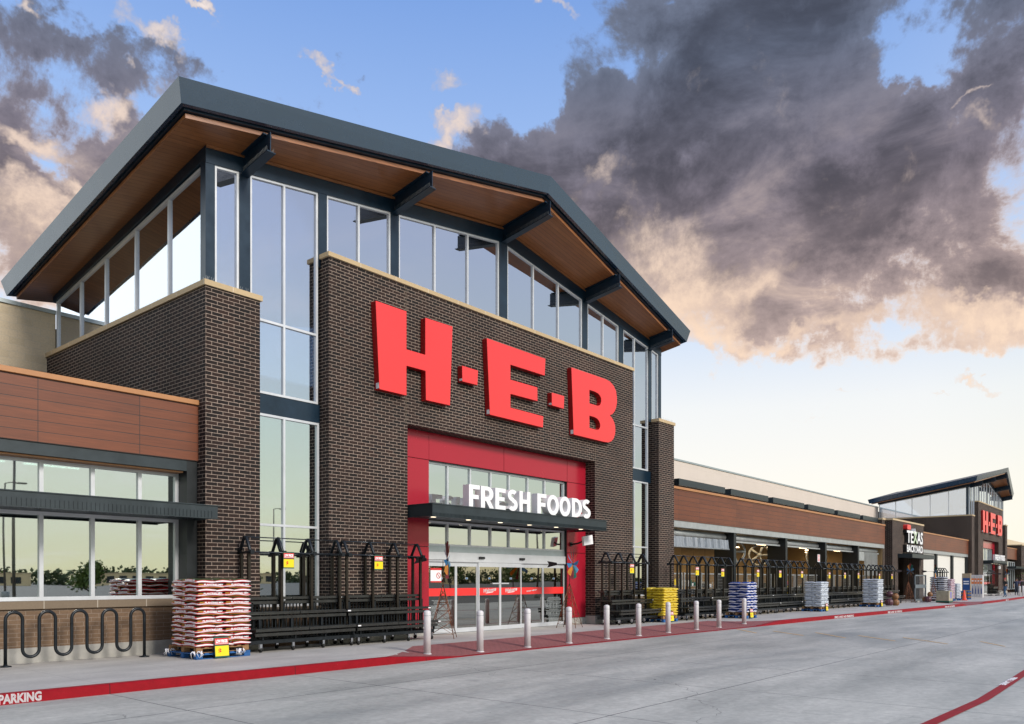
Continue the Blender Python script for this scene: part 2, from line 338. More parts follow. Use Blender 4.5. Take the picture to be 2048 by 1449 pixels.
def walk_mat():
    m = mat('pavement_concrete', rough=.7, spec=.35); t = NT(m); p = t.coord('Object')
    n1 = t.noise(t.coord('Object', (.4, 1, 1)), 1.2, 7, .62); n2 = t.noise(p, 14, 6, .7)
    c = t.mix(t.ramp(n1, .3, .7), (.36, .345, .32), (.52, .50, .46))
    c = t.mix(1, c, t.mix(t.ramp(n2, .25, .75), (.88,) * 3, (1.1,) * 3), 'MULTIPLY')
    sx = t.n('ShaderNodeSeparateXYZ'); t.l(p, sx.inputs[0])
    j = t.math('MAXIMUM', t.math('LESS_THAN', t.math('PINGPONG', t.math('SUBTRACT', sx.outputs[0], 5.3), .9), .005),
               t.math('LESS_THAN', t.math('PINGPONG', t.math('ADD', sx.outputs[1], 1.9), 1.6), .005))
    c = t.mix(t.math('MULTIPLY', j, .5), c, (.12, .12, .11))
    t.l(c, t.b.inputs['Base Color']); t.bump(n2, .2, .004); return m
WALK = walk_mat()
def kerb_mat():
    m = mat('red_kerb_paint', rough=.6, spec=.2); t = NT(m); p = t.coord('Object')
    n = t.noise(p, 5, 7, .7); n2 = t.noise(t.coord('Object', (1, 1, 1)), 14, 6, .75)
    c = t.mix(t.ramp(n, .3, .7), (.22, .001, .006), (.30, .002, .010))
    c = t.mix(t.math('MULTIPLY', t.ramp(n2, .68, .76), .7), c, (.36, .30, .27))
    sx = t.n('ShaderNodeSeparateXYZ'); t.l(p, sx.inputs[0])
    c = t.mix(t.math('LESS_THAN', t.math('PINGPONG', t.math('SUBTRACT', sx.outputs[0], 5.37), 1.65), .006), c, (.03, .01, .01))
    t.l(c, t.b.inputs['Base Color']); t.bump(n2, .2, .004); return m
KERB = kerb_mat()
REDPAVE = brick('red_ramp_paving', (.31, .105, .10), (.27, .09, .085), (.15, .05, .05), .2, .1, .006, var=.3)

# ------------------------------------------------------------------ mesh builder
class MB:
    def __init__(s): s.v = []; s.f = []; s.mi = []; s.sm = []
    def face(s, pts, mi=0, sm=False):
        i = len(s.v); s.v += [tuple(p) for p in pts]; s.f.append(tuple(range(i, i + len(pts)))); s.mi.append(mi); s.sm.append(sm)
    def faces(s, vs, fs, mi=0, sm=False):
        i = len(s.v); s.v += [tuple(p) for p in vs]
        for f in fs: s.f.append(tuple(i + k for k in f)); s.mi.append(mi); s.sm.append(sm)
        return s
    def box(s, x0, x1, y0, y1, z0, z1, mi=0):
        return s.hexa([(x0, y0, z0), (x1, y0, z0), (x1, y1, z0), (x0, y1, z0), (x0, y0, z1), (x1, y0, z1), (x1, y1, z1), (x0, y1, z1)], mi)
    def hexa(s, p, mi=0):
        return s.faces(p, [(0, 3, 2, 1), (4, 5, 6, 7), (0, 1, 5, 4), (1, 2, 6, 5), (2, 3, 7, 6), (3, 0, 4, 7)], mi)
    def prism(s, poly, d0, d1, fn=None, holes=(), mi=0, smi=None, bmi=None):
        fn = fn or (lambda a, b, d: (a, d, b))
        loops = [list(poly)] + [list(h) for h in holes]
        flat = [p for l in loops for p in l]
        tris = tessellate_polygon([[Vector((a, b, 0)) for a, b in l] for l in loops])
        n = len(flat)
        vs = [fn(a, b, d0) for a, b in flat] + [fn(a, b, d1) for a, b in flat]
        s.faces(vs, [tuple(t) for t in tris], mi)
        i0 = len(s.v) - 2 * n
        for t in tris: s.f.append(tuple(i0 + n + k for k in t)); s.mi.append(mi if bmi is None else bmi); s.sm.append(False)
        o = 0
        for l in loops:
            k = len(l)
            for j in range(k):
                a, b = i0 + o + j, i0 + o + (j + 1) % k
                s.f.append((a, b, b + n, a + n)); s.mi.append(mi if smi is None else smi); s.sm.append(False)
            o += k
        return s
    def tube(s, path, r, n=8, mi=0, closed=False, r1=None, sm=True):
        path = [Vector(p) for p in path]; rings = []; m = len(path)
        up = None
        for i, p in enumerate(path):
            if closed: t = (path[(i + 1) % m] - path[i - 1])
            else: t = path[min(i + 1, m - 1)] - path[max(i - 1, 0)]
            t.normalize()
            if up is None: up = Vector((0, 0, 1)) if abs(t.z) < .9 else Vector((1, 0, 0))
            a = t.cross(up); a.normalize(); b = a.cross(t); up = b
            rr = r if r1 is None else r + (r1 - r) * i / (m - 1)
            rings.append([p + a * (math.cos(2 * math.pi * k / n) * rr) + b * (math.sin(2 * math.pi * k / n) * rr) for k in range(n)])
        vs = [q for rg in rings for q in rg]; fs = []
        for i in range(m if closed else m - 1):
            j = (i + 1) % m
            for k in range(n): fs.append((i * n + k, i * n + (k + 1) % n, j * n + (k + 1) % n, j * n + k))
        if not closed: fs += [tuple(range(n)), tuple((m - 1) * n + k for k in range(n))]
        return s.faces(vs, fs, mi, sm)
    def lathe(s, prof, n=16, c=(0, 0, 0), mi=0):
        vs = []; fs = []
        for r, z in prof:
            for k in range(n):
                a = 2 * math.pi * k / n; vs.append((c[0] + r * math.cos(a), c[1] + r * math.sin(a), c[2] + z))
        for i in range(len(prof) - 1):
            for k in range(n): fs.append((i * n + k, i * n + (k + 1) % n, (i + 1) * n + (k + 1) % n, (i + 1) * n + k))
        fs += [tuple(range(n)), tuple((len(prof) - 1) * n + k for k in range(n))]
        return s.faces(vs, fs, mi, True)
    def ball(s, c, rx, ry, rz, mi=0, n=10, m=7):
        prof = [(max(1e-3, math.sin(math.pi * i / m)), -math.cos(math.pi * i / m)) for i in range(m + 1)]
        vs = []; fs = []
        for r, z in prof:
            for k in range(n): a = 2 * math.pi * k / n; vs.append((c[0] + rx * r * math.cos(a), c[1] + ry * r * math.sin(a), c[2] + rz * z))
        for i in range(m):
            for k in range(n): fs.append((i * n + k, i * n + (k + 1) % n, (i + 1) * n + (k + 1) % n, (i + 1) * n + k))
        return s.faces(vs, fs, mi, True)
    def mesh(s, name, mats, bevel=0, recalc=True):
        me = bpy.data.meshes.new(name); me.from_pydata(s.v, [], s.f)
        for m in mats: me.materials.append(m)
        me.polygons.foreach_set('material_index', s.mi)
        bm = bmesh.new(); bm.from_mesh(me)
        for f, q in zip(bm.faces, s.sm): f.smooth = q
        if recalc: bmesh.ops.recalc_face_normals(bm, faces=bm.faces)
        if bevel:
            bmesh.ops.remove_doubles(bm, verts=bm.verts, dist=1e-5)
            bmesh.ops.bevel(bm, geom=[e for e in bm.edges if e.is_manifold and e.calc_face_angle(0) > .5], offset=bevel, segments=1, affect='EDGES', profile=.7)
        uvl = bm.loops.layers.uv.new('UVMap')
        for f in bm.faces:
            n = f.normal; a, b, c = abs(n.x), abs(n.y), abs(n.z)
            for l in f.loops:
                p = l.vert.co
                l[uvl].uv = (p.x, p.y) if c > .8 else ((p.y, p.z) if a > b else (p.x, p.z))
        bm.to_mesh(me); bm.free(); return me
    def build(s, name, mats, parent=None, bevel=0, recalc=True, loc=None):
        if not isinstance(mats, (list, tuple)): mats = [mats]
        o = bpy.data.objects.new(name, s.mesh(name, mats, bevel, recalc)); col.objects.link(o)
        if parent: o.parent = parent
        if loc: o.location = loc
        return o
def tag(o, label=None, cat=None, group=None, kind=None):
    if label: o['label'] = label
    if cat: o['category'] = cat
    if group: o['group'] = group
    if kind: o['kind'] = kind
    return o
def empty(name, loc, rz=0, label=None, cat=None, group=None):
    o = bpy.data.objects.new(name, None); col.objects.link(o); o.location = loc; o.rotation_euler = (0, 0, rz); o.empty_display_size = .3
    return tag(o, label, cat, group)
def kids(o): return [c for c in bpy.data.objects if c.parent == o]
def copy_tree(o, parent=None, loc=None, rz=None, label=None, group=None):
    c = o.copy(); col.objects.link(c); c.parent = parent
    if loc is not None: c.location = loc
    if rz is not None: c.rotation_euler = (0, 0, rz)
    if label: c['label'] = label
    if group: c['group'] = group
    for k in kids(o): copy_tree(k, c)
    return c
def text_mb(txt, size, fn, th=.01, bold=0.0, mi=0, align='LEFT', width=None):
    cu = bpy.data.curves.new('t', 'FONT'); cu.body = txt; cu.size = size; cu.extrude = .5; cu.offset = bold; cu.align_x = align; cu.resolution_u = 3
    ob = bpy.data.objects.new('t', cu); col.objects.link(ob)
    me = bpy.data.meshes.new_from_object(ob.evaluated_get(bpy.context.evaluated_depsgraph_get()))
    xs = [v.co.x for v in me.vertices]; w = max(xs) - min(xs); k = (width / w) if width else 1
    x0 = min(xs) if align == 'LEFT' else (max(xs) + min(xs)) / 2
    mb = MB()
    mb.faces([fn((v.co.x - x0) * k, v.co.y, (v.co.z + .5) * th) for v in me.vertices], [tuple(p.vertices) for p in me.polygons], mi)
    bpy.data.objects.remove(ob); bpy.data.curves.remove(cu); bpy.data.meshes.remove(me)
    return mb

# ------------------------------------------------------------------ ground, pavement, kerb
mb = MB()
mb.faces([(-400, -500, -.15), (900, -500, -.15), (900, 500, -.15), (-400, 500, -.15)], [(0, 1, 2, 3)])
tag(mb.build('car_park', GROUND), 'wide pale concrete drive lane with sawn joints in front of the shop', 'road', kind='structure')
KPTS = [(-8, -3.66), (4, -3.68), (8, -3.73), (14, -3.76), (20, -3.88), (27, -4.06), (36, -4.25), (45, -4.6), (58, -4.95), (72, -5.1), (92, -4.6), (140, -4.4)]
def ky(x):
    for (a, b), (c, d) in zip(KPTS, KPTS[1:]):
        if x <= c: return b + (d - b) * (x - a) / (c - a)
    return KPTS[-1][1]
RAMPS = [(11.0, 13.1, 28.6, 31.0, -2.1), (60.0, 61.5, 66.0, 68.0, -3.2)]
def drop(x):                 # 0 = full kerb, 1 = flush
    for a, b, c, d, _ in RAMPS:
        if a < x < d: return min(1, (x - a) / (b - a), (d - x) / (d - c))
    return 0
xs = sorted(set([x / 2 for x in range(-16, 280)] + [11, 13.1, 28.6, 31, 61.5]))
def zk(x): return -.142 * drop(x)
mb = MB(); rp = [MB(), MB()]; kb = MB()
for x0, x1 in zip(xs, xs[1:]):
    y0, y1 = ky(x0) + .16, ky(x1) + .16
    yi = -2.1 if x0 < 50 else -3.0
    mb.face([(x0, yi, 0), (x1, yi, 0), (x1, 12, 0), (x0, 12, 0)])
    mb.face([(x0, y0, zk(x0)), (x1, y1, zk(x1)), (x1, yi, 0), (x0, yi, 0)])
    for i, (a, b, c, d, yr) in enumerate(RAMPS):
        if x0 >= a and x1 <= d:
            q = lambda x: max(0, (a + 1.9 - x) / 1.9, (x - c - .2) / (d - c)) if i == 0 else 0
            def P(x, f):
                ya, yb = ky(x) + .163, yi
                lim = min(1, drop(x) * 1.0)
                yy = ya + (yb - ya) * f * lim
                return (x, yy, zk(x) + (0 - zk(x)) * ((yy - ya) / (yb - ya)) + .004)
            if i == 0 and drop(x0) >= 0:
                rp[i].face([P(x0, 0), P(x1, 0), P(x1, 1), P(x0, 1)])
            elif i: rp[i].face([P(x0, 0), P(x1, 0), P(x1, 1), P(x0, 1)])
    a, b = ky(x0), ky(x1); z0, z1 = zk(x0), zk(x1); bv = .02
    pr0 = [(x0, a + .16, -.2), (x0, a + .16, z0 + .003), (x0, a + bv, z0 + .003), (x0, a, max(-.149, z0 + .003 - bv)), (x0, a - .005, -.2)]
    pr1 = [(x1, b + .16, -.2), (x1, b + .16, z1 + .003), (x1, b + bv, z1 + .003), (x1, b, max(-.149, z1 + .003 - bv)), (x1, b - .005, -.2)]
    for k in range(4): kb.face([pr0[k], pr1[k], pr1[k + 1], pr0[k + 1]])
tag(mb.build('pavement', WALK), 'pale concrete pavement along the shop front', 'pavement', kind='structure')
tag(rp[0].build('ramp_paving', REDPAVE), 'brick red paved ramp in front of the sliding doors', 'ramp', kind='structure')
tag(rp[1].build('ramp_paving', REDPAVE), 'small brick red ramp beyond the brick pavilion', 'ramp', kind='structure')
kerb = tag(kb.build('kerb', KERB), 'red painted kerb edging the pavement', 'kerb', kind='structure')
def kerb_text(txt, xr, h=.098, w=None):
    # stencilled lettering on the upright kerb face, ending at x = xr
    t = text_mb(txt, h * 1.38, lambda a, b, d: (a, 0, b), .002, .008, width=w)
    W = max(v[0] for v in t.v); x0 = xr - W
    t.v = [(x0 + v[0], ky(x0 + v[0]) - .006 - .003 * (i % 2) * 0, -.128 + v[2] - .0) for i, v in enumerate(t.v)]
    o = t.build('kerb_lettering', SWHITE); tag(o, kind='structure'); return o
tag(kerb_text('FIRE LANE   NO PARKING', 4.42, .125, 1.5), 'white stencilled words NO PARKING on the red kerb below the bicycle rack', 'lettering')
for x in (39.0, 46.3, 57.6): tag(kerb_text('FIRE LANE  NO PARKING', x, .09, 2.4), 'white stencilled fire lane words on the far red kerb', 'lettering')
tag(kerb_text('FIRE LANE', 78.0, .09, 1.6), 'white stencilled fire lane words on the farthest red kerb', 'lettering')
# island kerb at the lower right, and worn yellow dashes
mb = MB()
ip = [(6.0, -13.6), (9.2, -13.70), (10.6, -13.82), (13.3, -13.94), (15.6, -13.92), (18.1, -13.88), (24, -13.85), (40, -13.85)]
for (a, b), (c, d) in zip(ip, ip[1:]):
    mb.faces([(a, b, -.143), (c, d, -.143), (c, d - .15, -.143), (a, b - .15, -.143)], [(0, 1, 2, 3)])
o = mb.build('painted_stripe', KERB); tag(o, 'dark red painted stripe on concrete at the lower right', 'road marking', kind='structure')
t = text_mb('FIRE LANE', .12, lambda a, b, d: (16.6 - a, -13.91 - b, -.140 + d), .002, .005, width=1.3)
tag(t.build('stripe_lettering', SWHITE), 'worn white stencilled words on the lower right stripe', 'lettering', kind='structure')
mb = MB(); mb.faces([(-400, -500, -.146), (900, -500, -.146), (900, -24, -.146), (-400, -24, -.146)], [(0, 1, 2, 3)])
tag(mb.build('parking_asphalt', vary(mat('dark_asphalt', (.060, .060, .058), .8), .3, .4)), 'dark asphalt parking area across the lane', 'parking area', kind='structure')
YEL = vary(mat('worn_yellow_paint', (.66, .42, .17), .7), .35, 8)
NYEL = NT(YEL)
mb = MB()
for (a, b, c, d) in ((26.62, -4.16, 25.07, -5.55), (26.4, -5.56, 24.9, -7.14), (26.56, -6.93, 24.64, -8.5), (26.0, -8.45, 24.35, -9.96), (25.97, -9.75, 24.14, -11.34), (25.7, -11.84, 24.2, -12.67)):
    mb.faces([(a, b, -.1435), (a + .12, b, -.1435), (c + .12, d, -.1435), (c, d, -.1435)], [(0, 1, 2, 3)])
o = mb.build('worn_line', YEL); tag(o, 'faded yellow hatching worn into the concrete lane', 'road marking', kind='structure')

# ------------------------------------------------------------------ the supermarket
FARX = 81.5                      # the far entrance tower repeats the near one this far along the street
store = empty('supermarket', (0, 0, 0), 0, 'long brick supermarket with two gabled entrance towers, timber bands and dark canopies', 'building')
tower_parts = []
def B(mb, name, mats, parent=None, **k):
    o = mb.build(name, mats, parent or store, **k)
    if parent is None: tower_parts.append(o)
    return o
def W(mb, name, mats, parent=None, **k): return mb.build(name, mats, parent or store, **k)   # wing parts, not repeated
def coping(parent, rects, z, h=.115, m=STONE, o=.045, maker=None):
    mb = MB()
    for x0, x1, y0, y1 in rects: mb.box(x0, x1, y0, y1, z, z + h)
    return mb.build('coping', m, parent, bevel=.006)
PX0, PX1, MX0, MX1, QX0, QX1 = 8.967, 10.303, 12.232, 26.514, 28.494, 29.753
PZ, MZ, RX0, RX1, RZ = 8.0, 9.63, 14.86, 23.93, 5.86
# brick pillars with their long side walls
for (a, b, inner) in ((PX0, PX1, 9.35), (QX1, QX0, 29.37)):
    s = 1 if b > a else -1
    plan = [(a, 0), (b, 0), (b, .5), (inner, .5), (inner, 8.9), (a, 8.9)]
    w = B(MB().prism(plan, 0, PZ, lambda x, y, d: (x, y, d)), 'brick_wall', BRICK)
    cp = [(a - .045 * s, -.045), (b + .045 * s, -.045), (b + .045 * s, .54), (inner + .04 * s, .54), (inner + .04 * s, 8.9), (a - .045 * s, 8.9)]
    MB().prism(cp, PZ, PZ + .12, lambda x, y, d: (x, y, d)).build('coping', STONE, w)
    MB().box(min(a, b) - .03, max(a, b) + .03, -.03, .5, 0, .30).build('plinth', CONC, w, bevel=.01)
    sp = MB()                   # bird spikes along the coping
    for i in range(60):
        yy = .05 + i * .14
        for dx in (-.03, .03): sp.tube([(a + .08 * s, yy, PZ + .12), (a + .08 * s + dx, yy + random.uniform(-.02, .02), PZ + .23)], .0022, 3, sm=False)
    for i in range(9):
        xx = min(a, b) + .06 + i * .14
        for dx in (-.03, .03): sp.tube([(xx, .06, PZ + .12), (xx + dx, .06, PZ + .23)], .0022, 3, sm=False)
    sp.build('bird_spikes', GREYM, w)['kind'] = 'stuff'
outl = [(MX0, 0), (RX0, 0), (RX0, RZ), (RX1, RZ), (RX1, 0), (MX1, 0), (MX1, MZ), (MX0, MZ)]
w = B(MB().prism(outl, 0, .62), 'brick_wall', BRICK)
coping(w, [(MX0 - .045, MX1 + .045, -.05, .64)], MZ)
MB().box(MX0 - .03, RX0 + .02, -.03, .5, 0, .30).build('plinth', CONC, w, bevel=.01); MB().box(RX1 - .02, MX1 + .03, -.03, .5, 0, .30).build('plinth', CONC, w, bevel=.01)
mb = MB()
for x in (14.80, 23.98): mb.box(x - .006, x + .006, -.004, .01, RZ, MZ)
mb.box(10.9, 10.93, -.0, .0, 0, 0); mb.build('control_joint', STONE2, w)
sp = MB()
for i in range(150):
    xx = MX0 + .05 + i * .095
    sp.tube([(xx, .1, MZ + .115), (xx + random.uniform(-.04, .04), .1, MZ + .215)], .0022, 3, sm=False)
sp.build('bird_spikes', GREYM, w)['kind'] = 'stuff'

# roof -------------------------------------------------
RC = 19.15; RL, RR = 8.028, 29.95
YC, YR_, YB = -.65, -1.66, 9.6
def zt(x, y): return 13.745 - .1585 * abs(x - RC) - .165 * (y + 1.66)
def yf(x): return YR_ + (YC - YR_) * min(1, abs(x - RC) / (RC - RL))
def zs(x, y): return zt(x, y) - .62
roofT = MB()
def slab(mb, up, dn, inset, mi=0, x0=RL, x1=RR):
    P = [(x0 + inset, YC + inset), (RC, YR_ + inset * 1.1), (x1 - inset, YC + inset), (x1 - inset, YB - inset), (RC, YB - inset), (x0 + inset, YB - inset)]
    vs = [(x, y, zt(x, y) + up) for x, y in P] + [(x, y, zt(x, y) + dn) for x, y in P]
    mb.faces(vs, [(0, 1, 4, 5), (1, 2, 3, 4), (6, 11, 10, 7), (7, 10, 9, 8)] + [(i, (i + 1) % 6, (i + 1) % 6 + 6, i + 6) for i in range(6)], mi)
slab(roofT, -.02, -.49, .23)
roof = B(roofT, 'roof', STEEL)
mb = MB()                        # canted fascia strip all round
P = [(RL, YC), (RC, YR_), (RR, YC), (RR, YB), (RC, YB), (RL, YB)]
cxm, cym = RC, 4.5
def ins(p, d): x, y = p; return (x + (d if x < RC - 1 else -d if x > RC + 1 else 0), y + (d if y < 4 else -d))
for i in range(6):
    p, q = P[i], P[(i + 1) % 6]
    pi, qi = ins(p, .11), ins(q, .11); pj, qj = ins(p, .2), ins(q, .2)
    T = lambda a, z: (a[0], a[1], zt(*a) + z)
    A = [T(p, 0), T(q, 0), T(qi, -.45), T(pi, -.45), T(pj, 0.01), T(qj, 0.01), T(qj, -.452), T(pj, -.452)]
    mb.faces(A, [(0, 1, 2, 3), (0, 4, 5, 1), (3, 2, 6, 7), (4, 7, 6, 5), (0, 3, 7, 4), (1, 5, 6, 2)])
mb.build('fascia', FASCIA, roof)
BEAMX = [10.10, 14.68, 19.26, 23.80, 28.30]
mb = MB()                        # timber soffit panels between the beams, front edge a lighter strip
slab(mb, -.505, -.60, .30)
mb.build('soffit', SOFFIT, roof)
for bx in BEAMX:
    tip = yf(bx) + .10; mb = MB()
    for (x0, x1, za, zb) in ((-.012, .012, -.62, -1.07), (-.11, .11, -.61, -.635), (-.11, .11, -1.06, -1.085)):
        yt = tip + (.0 if zb < -1.06 else .12)
        ys = 2.2
        mb.hexa([(bx + x0, yt if za > -1 else tip - .03, zt(bx, yt) + zb), (bx + x1, yt if za > -1 else tip - .03, zt(bx, yt) + zb), (bx + x1, ys, zt(bx, ys) + zb), (bx + x0, ys, zt(bx, ys) + zb),
                 (bx + x0, yt if za > -1 else tip - .03, zt(bx, yt) + za), (bx + x1, yt if za > -1 else tip - .03, zt(bx, yt) + za), (bx + x1, ys, zt(bx, ys) + za), (bx + x0, ys, zt(bx, ys) + za)])
    for i in range(34):
        yy = tip + .03 + i * .05
        if yy > .25: break
        for sx in (-.07, .07): mb.tube([(bx + sx, yy, zt(bx, yy) - 1.06), (bx + sx * 1.3, yy - .02, zt(bx, yy) - .95)], .002, 3, 1, sm=False)
    mb.build('beam', [STEEL, GREYM], roof)

# glazed upper storey ---------------------------------
GY, GX0, GX1 = .35, 9.2, 29.22
def zfr(x): return 12.34 - .1475 * abs(x - 19.26)
def window(name, x0, x1, zb, ztop, divs=(), hb=(), y=GY, fw=.055, m=GLASSU, dep=.10, fn=None, par=None, reg=B, fm=None):
    """frame of bars plus one sheet of glazing; ztop is a function or a number; hb = heights of cross bars"""
    zt_ = ztop if callable(ztop) else (lambda x: ztop)
    fn = fn or (lambda a, b, d: (a, y + d, b)); f = MB(); ce = [x0, x1]
    xs = [x0] + list(divs) + [x1]
    brk = [x0, x1]
    f.prism([(x0, zb), (x0 + fw, zb), (x0 + fw, zt_(x0 + fw) - .001), (x0, zt_(x0))], 0, dep, fn)
    f.prism([(x1 - fw, zb), (x1, zb), (x1, zt_(x1)), (x1 - fw, zt_(x1 - fw))], 0, dep, fn)
    f.prism([(x0 + fw, zt_(x0 + fw) - fw), (x1 - fw, zt_(x1 - fw) - fw), (x1 - fw, zt_(x1 - fw)), (x0 + fw, zt_(x0 + fw))], .001, dep, fn)
    f.prism([(x0 + fw, zb), (x1 - fw, zb), (x1 - fw, zb + fw), (x0 + fw, zb + fw)], .001, dep, fn)
    for d in divs: f.prism([(d - fw / 2, zb + fw), (d + fw / 2, zb + fw), (d + fw / 2, zt_(d) - fw), (d - fw / 2, zt_(d) - fw)], .002, dep, fn)
    for h in hb: f.prism([(x0 + fw, h - fw / 2), (x1 - fw, h - fw / 2), (x1 - fw, h + fw / 2), (x0 + fw, h + fw / 2)], .004, dep, fn)
    w = reg(f, name, fm or ALU, par)
    g = MB(); pf = .05
    g.prism([(x0 + .01, zb + .01), (x1 - .01, zb + .01), (x1 - .01, zt_(x1) - .02), (x0 + .01, zt_(x0) - .02)], pf, pf + .008, fn)
    g.build('pane', m, w); return w
SZB = .95
window('window', 9.375, 9.98, PZ + .12, zfr)
window('window', 10.26, 12.165, 5.99, zfr, [11.19], [7.72])
window('window', 10.26, 12.20, SZB, 5.52, [11.19], [2.90], m=GLASS)
window('window', 12.424, 14.553, MZ + .115, zfr, [13.464])
window('window', 14.843, 19.069, MZ + .115, zfr, [16.247, 17.639])
window('window', 19.459, 23.62, MZ + .115, zfr, [20.82, 22.209])
window('window', 23.95, 26.04, MZ + .115, zfr, [24.99])
window('window', 26.365, 28.25, 5.99, zfr, [27.22], [7.72])
window('window', 26.52, 28.25, SZB, 5.52, [27.22], [2.90], m=GLASS)
window('window', 28.50, 29.05, PZ + .12, zfr)
for x0, x1 in ((10.26, 12.232), (26.514, 28.494)):
    B(MB().box(x0, x1, .37, .5, 5.52, 5.99), 'spandrel_panel', STEEL)
    B(MB().box(x0, x1, .36, .62, .0, .87), 'low_wall', TANBRICK)
    B(MB().box(x0, x1, .31, .62, .87, .95), 'stone_sill', STONE2)
st = MB()
for x0, x1, zb in ((9.15, 9.375, PZ + .12), (9.98, 10.26, PZ + .12), (12.165, 12.424, MZ - .2), (14.553, 14.843, MZ), (19.069, 19.459, MZ), (23.62, 23.95, MZ), (26.04, 26.365, MZ), (28.25, 28.50, PZ), (29.05, 29.27, PZ)):
    st = MB(); st.hexa([(x0, GY - .02, zb), (x1, GY - .02, zb), (x1, GY + .2, zb), (x0, GY + .2, zb), (x0, GY - .02, zfr(x0) + .02), (x1, GY - .02, zfr(x1) + .02), (x1, GY + .2, zfr(x1) + .02), (x0, GY + .2, zfr(x0) + .02)]); B(st, 'steel_column', STEEL)
for x0, x1 in ((9.15, 19.26), (19.26, 29.27)):     # edge beam between glazing and soffit
    yb = GY + .22
    B(MB().hexa([(x0, GY - .03, zfr(x0)), (x1, GY - .03, zfr(x1)), (x1, yb, zfr(x1)), (x0, yb, zfr(x0)),
                 (x0, GY - .03, zs(x0, GY) + .03), (x1, GY - .03, zs(x1, GY) + .03), (x1, yb, zs(x1, yb) + .03), (x0, yb, zs(x0, yb) + .03)]), 'edge_beam', STEEL)
    edge = MB()                     # timber trim where soffit meets the beam
    edge.hexa([(x0, GY - .06, zs(x0, GY) - .035), (x1, GY - .06, zs(x1, GY) - .035), (x1, GY - .03, zs(x1, GY) - .035), (x0, GY - .03, zs(x0, GY) - .035),
               (x0, GY - .06, zs(x0, GY) + .03), (x1, GY - .06, zs(x1, GY) + .03), (x1, GY - .03, zs(x1, GY) + .03), (x0, GY - .03, zs(x0, GY) + .03)])
    B(edge, 'timber_trim', SOFFIT)
def zside(s): return 10.88 - .1475 * (s - .55)
for gx, sg in ((GX0, 1), (GX1, -1)):
    fn = lambda a, b, d, gx=gx, sg=sg: (gx + sg * d, a, b)
    window('side_window', .50, 8.79, PZ + .12, zside, [2.138, 3.833, 5.555, 7.143], fn=fn, fw=.06, dep=.08, m=GLASSU)
    y0, y1 = .33, 8.9
    xx0, xx1 = sorted((gx - .05 * sg, gx + .2 * sg))
    B(MB().hexa([(xx0, y0 + .24, zside(y0)), (xx1, y0 + .24, zside(y0)), (xx1, y1, zside(y1)), (xx0, y1, zside(y1)),
                 (xx0, y0 + .24, zs(gx, y0) + .03), (xx1, y0 + .24, zs(gx, y0) + .03), (xx1, y1, zs(gx, y1) + .03), (xx0, y1, zs(gx, y1) + .03)]), 'edge_beam', STEEL)

# inside of the tower: floor, back wall, hanging lamps
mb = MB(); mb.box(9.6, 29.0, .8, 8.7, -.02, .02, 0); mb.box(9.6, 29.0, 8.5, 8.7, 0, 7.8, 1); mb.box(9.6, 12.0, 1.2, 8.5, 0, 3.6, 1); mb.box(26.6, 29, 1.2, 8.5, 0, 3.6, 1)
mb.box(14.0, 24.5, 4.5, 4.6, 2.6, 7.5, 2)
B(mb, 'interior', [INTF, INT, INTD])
mb = MB()
for x, y in ((11.65, 2.6), (27.5, 2.6), (16, 3), (20, 3), (24, 3)):
    mb.tube([(x, y, 10.6), (x, y, 7.0)], .012, 5, 1); mb.lathe([(.11, 0), (.11, .45)], 14, (x, y, 6.55), 1); mb.lathe([(.07, 0), (.07, .004)], 12, (x, y, 6.545), 0)
for x in (15.5, 17.2, 19, 20.8, 22.5):
    mb.box(x, x + 1.2, 2.0, 2.06, 3.95, 3.99, 0); mb.box(x, x + 1.2, 3.6, 3.66, 3.95, 3.99, 0)
B(mb, 'hanging_lamps', [TUBE, WHITE])

# red portal, canopy, doors -----------------------------
RY = .40
ox0, ox1, oz = 16.06, 22.78, 5.02
def zat(px, py, Y): return at(px, py, Y)[1]
seam = zat(840, 1093, RY)
for (x0, x1, z0, z1) in ((RX0 + .01, ox0 - .008, 5.055, RZ - .01), (ox0 + .0, 19.36, 5.055, RZ - .01), (19.376, ox1, 5.055, RZ - .01), (ox1 + .016, RX1 - .01, 5.055, RZ - .01),
                         (RX0 + .01, ox0 - .008, seam + .008, 5.04), (RX0 + .01, ox0 - .008, .25, seam - .008), (ox1 + .016, RX1 - .01, seam + .008, 5.04), (ox1 + .016, RX1 - .01, .25, seam - .008)):
    B(MB().box(x0, x1, RY, RY + .03, z0, z1), 'red_panel', REDP, bevel=.004)
mb = MB(); mb.box(RX0, ox0 - .01, RY + .03, .62, 0, RZ); mb.box(ox1 + .01, RX1, RY + .03, .62, 0, RZ); mb.box(ox0 - .01, ox1 + .01, RY + .03, .62, 5.04, RZ)
B(mb, 'portal_backing', DARKST)
B(MB().box(RX0 + .0, ox0 - .03, RY - .02, RY + .02, 0, .24), 'plinth', CONC); B(MB().box(ox1 + .03, RX1, RY - .02, RY + .02, 0, .24), 'plinth', CONC)
OPY = .52
mull = [ax(p, OPY) for p in (896, 941, 982, 1018.7, 1056, 1090)]
window('transom_window', ox0, ox1, 3.72, 5.04, mull, y=OPY, m=GLASS)
window('transom_window', ox0, ox1, 2.60, 3.32, mull, y=OPY, m=GLASS)
B(MB().box(ox0, ox1, OPY - .01, OPY + .12, 2.42, 2.60), 'transom_bar', COPMET)
hd = B(MB().box(ox0, ox1, OPY - .06, OPY + .12, 2.13, 2.418), 'door_header', ALU, bevel=.006)
mb = MB()
for px in (963.5, 1044): x = ax(px, OPY - .08); mb.box(x - .12, x + .12, OPY - .12, OPY - .06, 2.24, 2.31)
mb.build('door_sensor', BLACK, hd, bevel=.008)
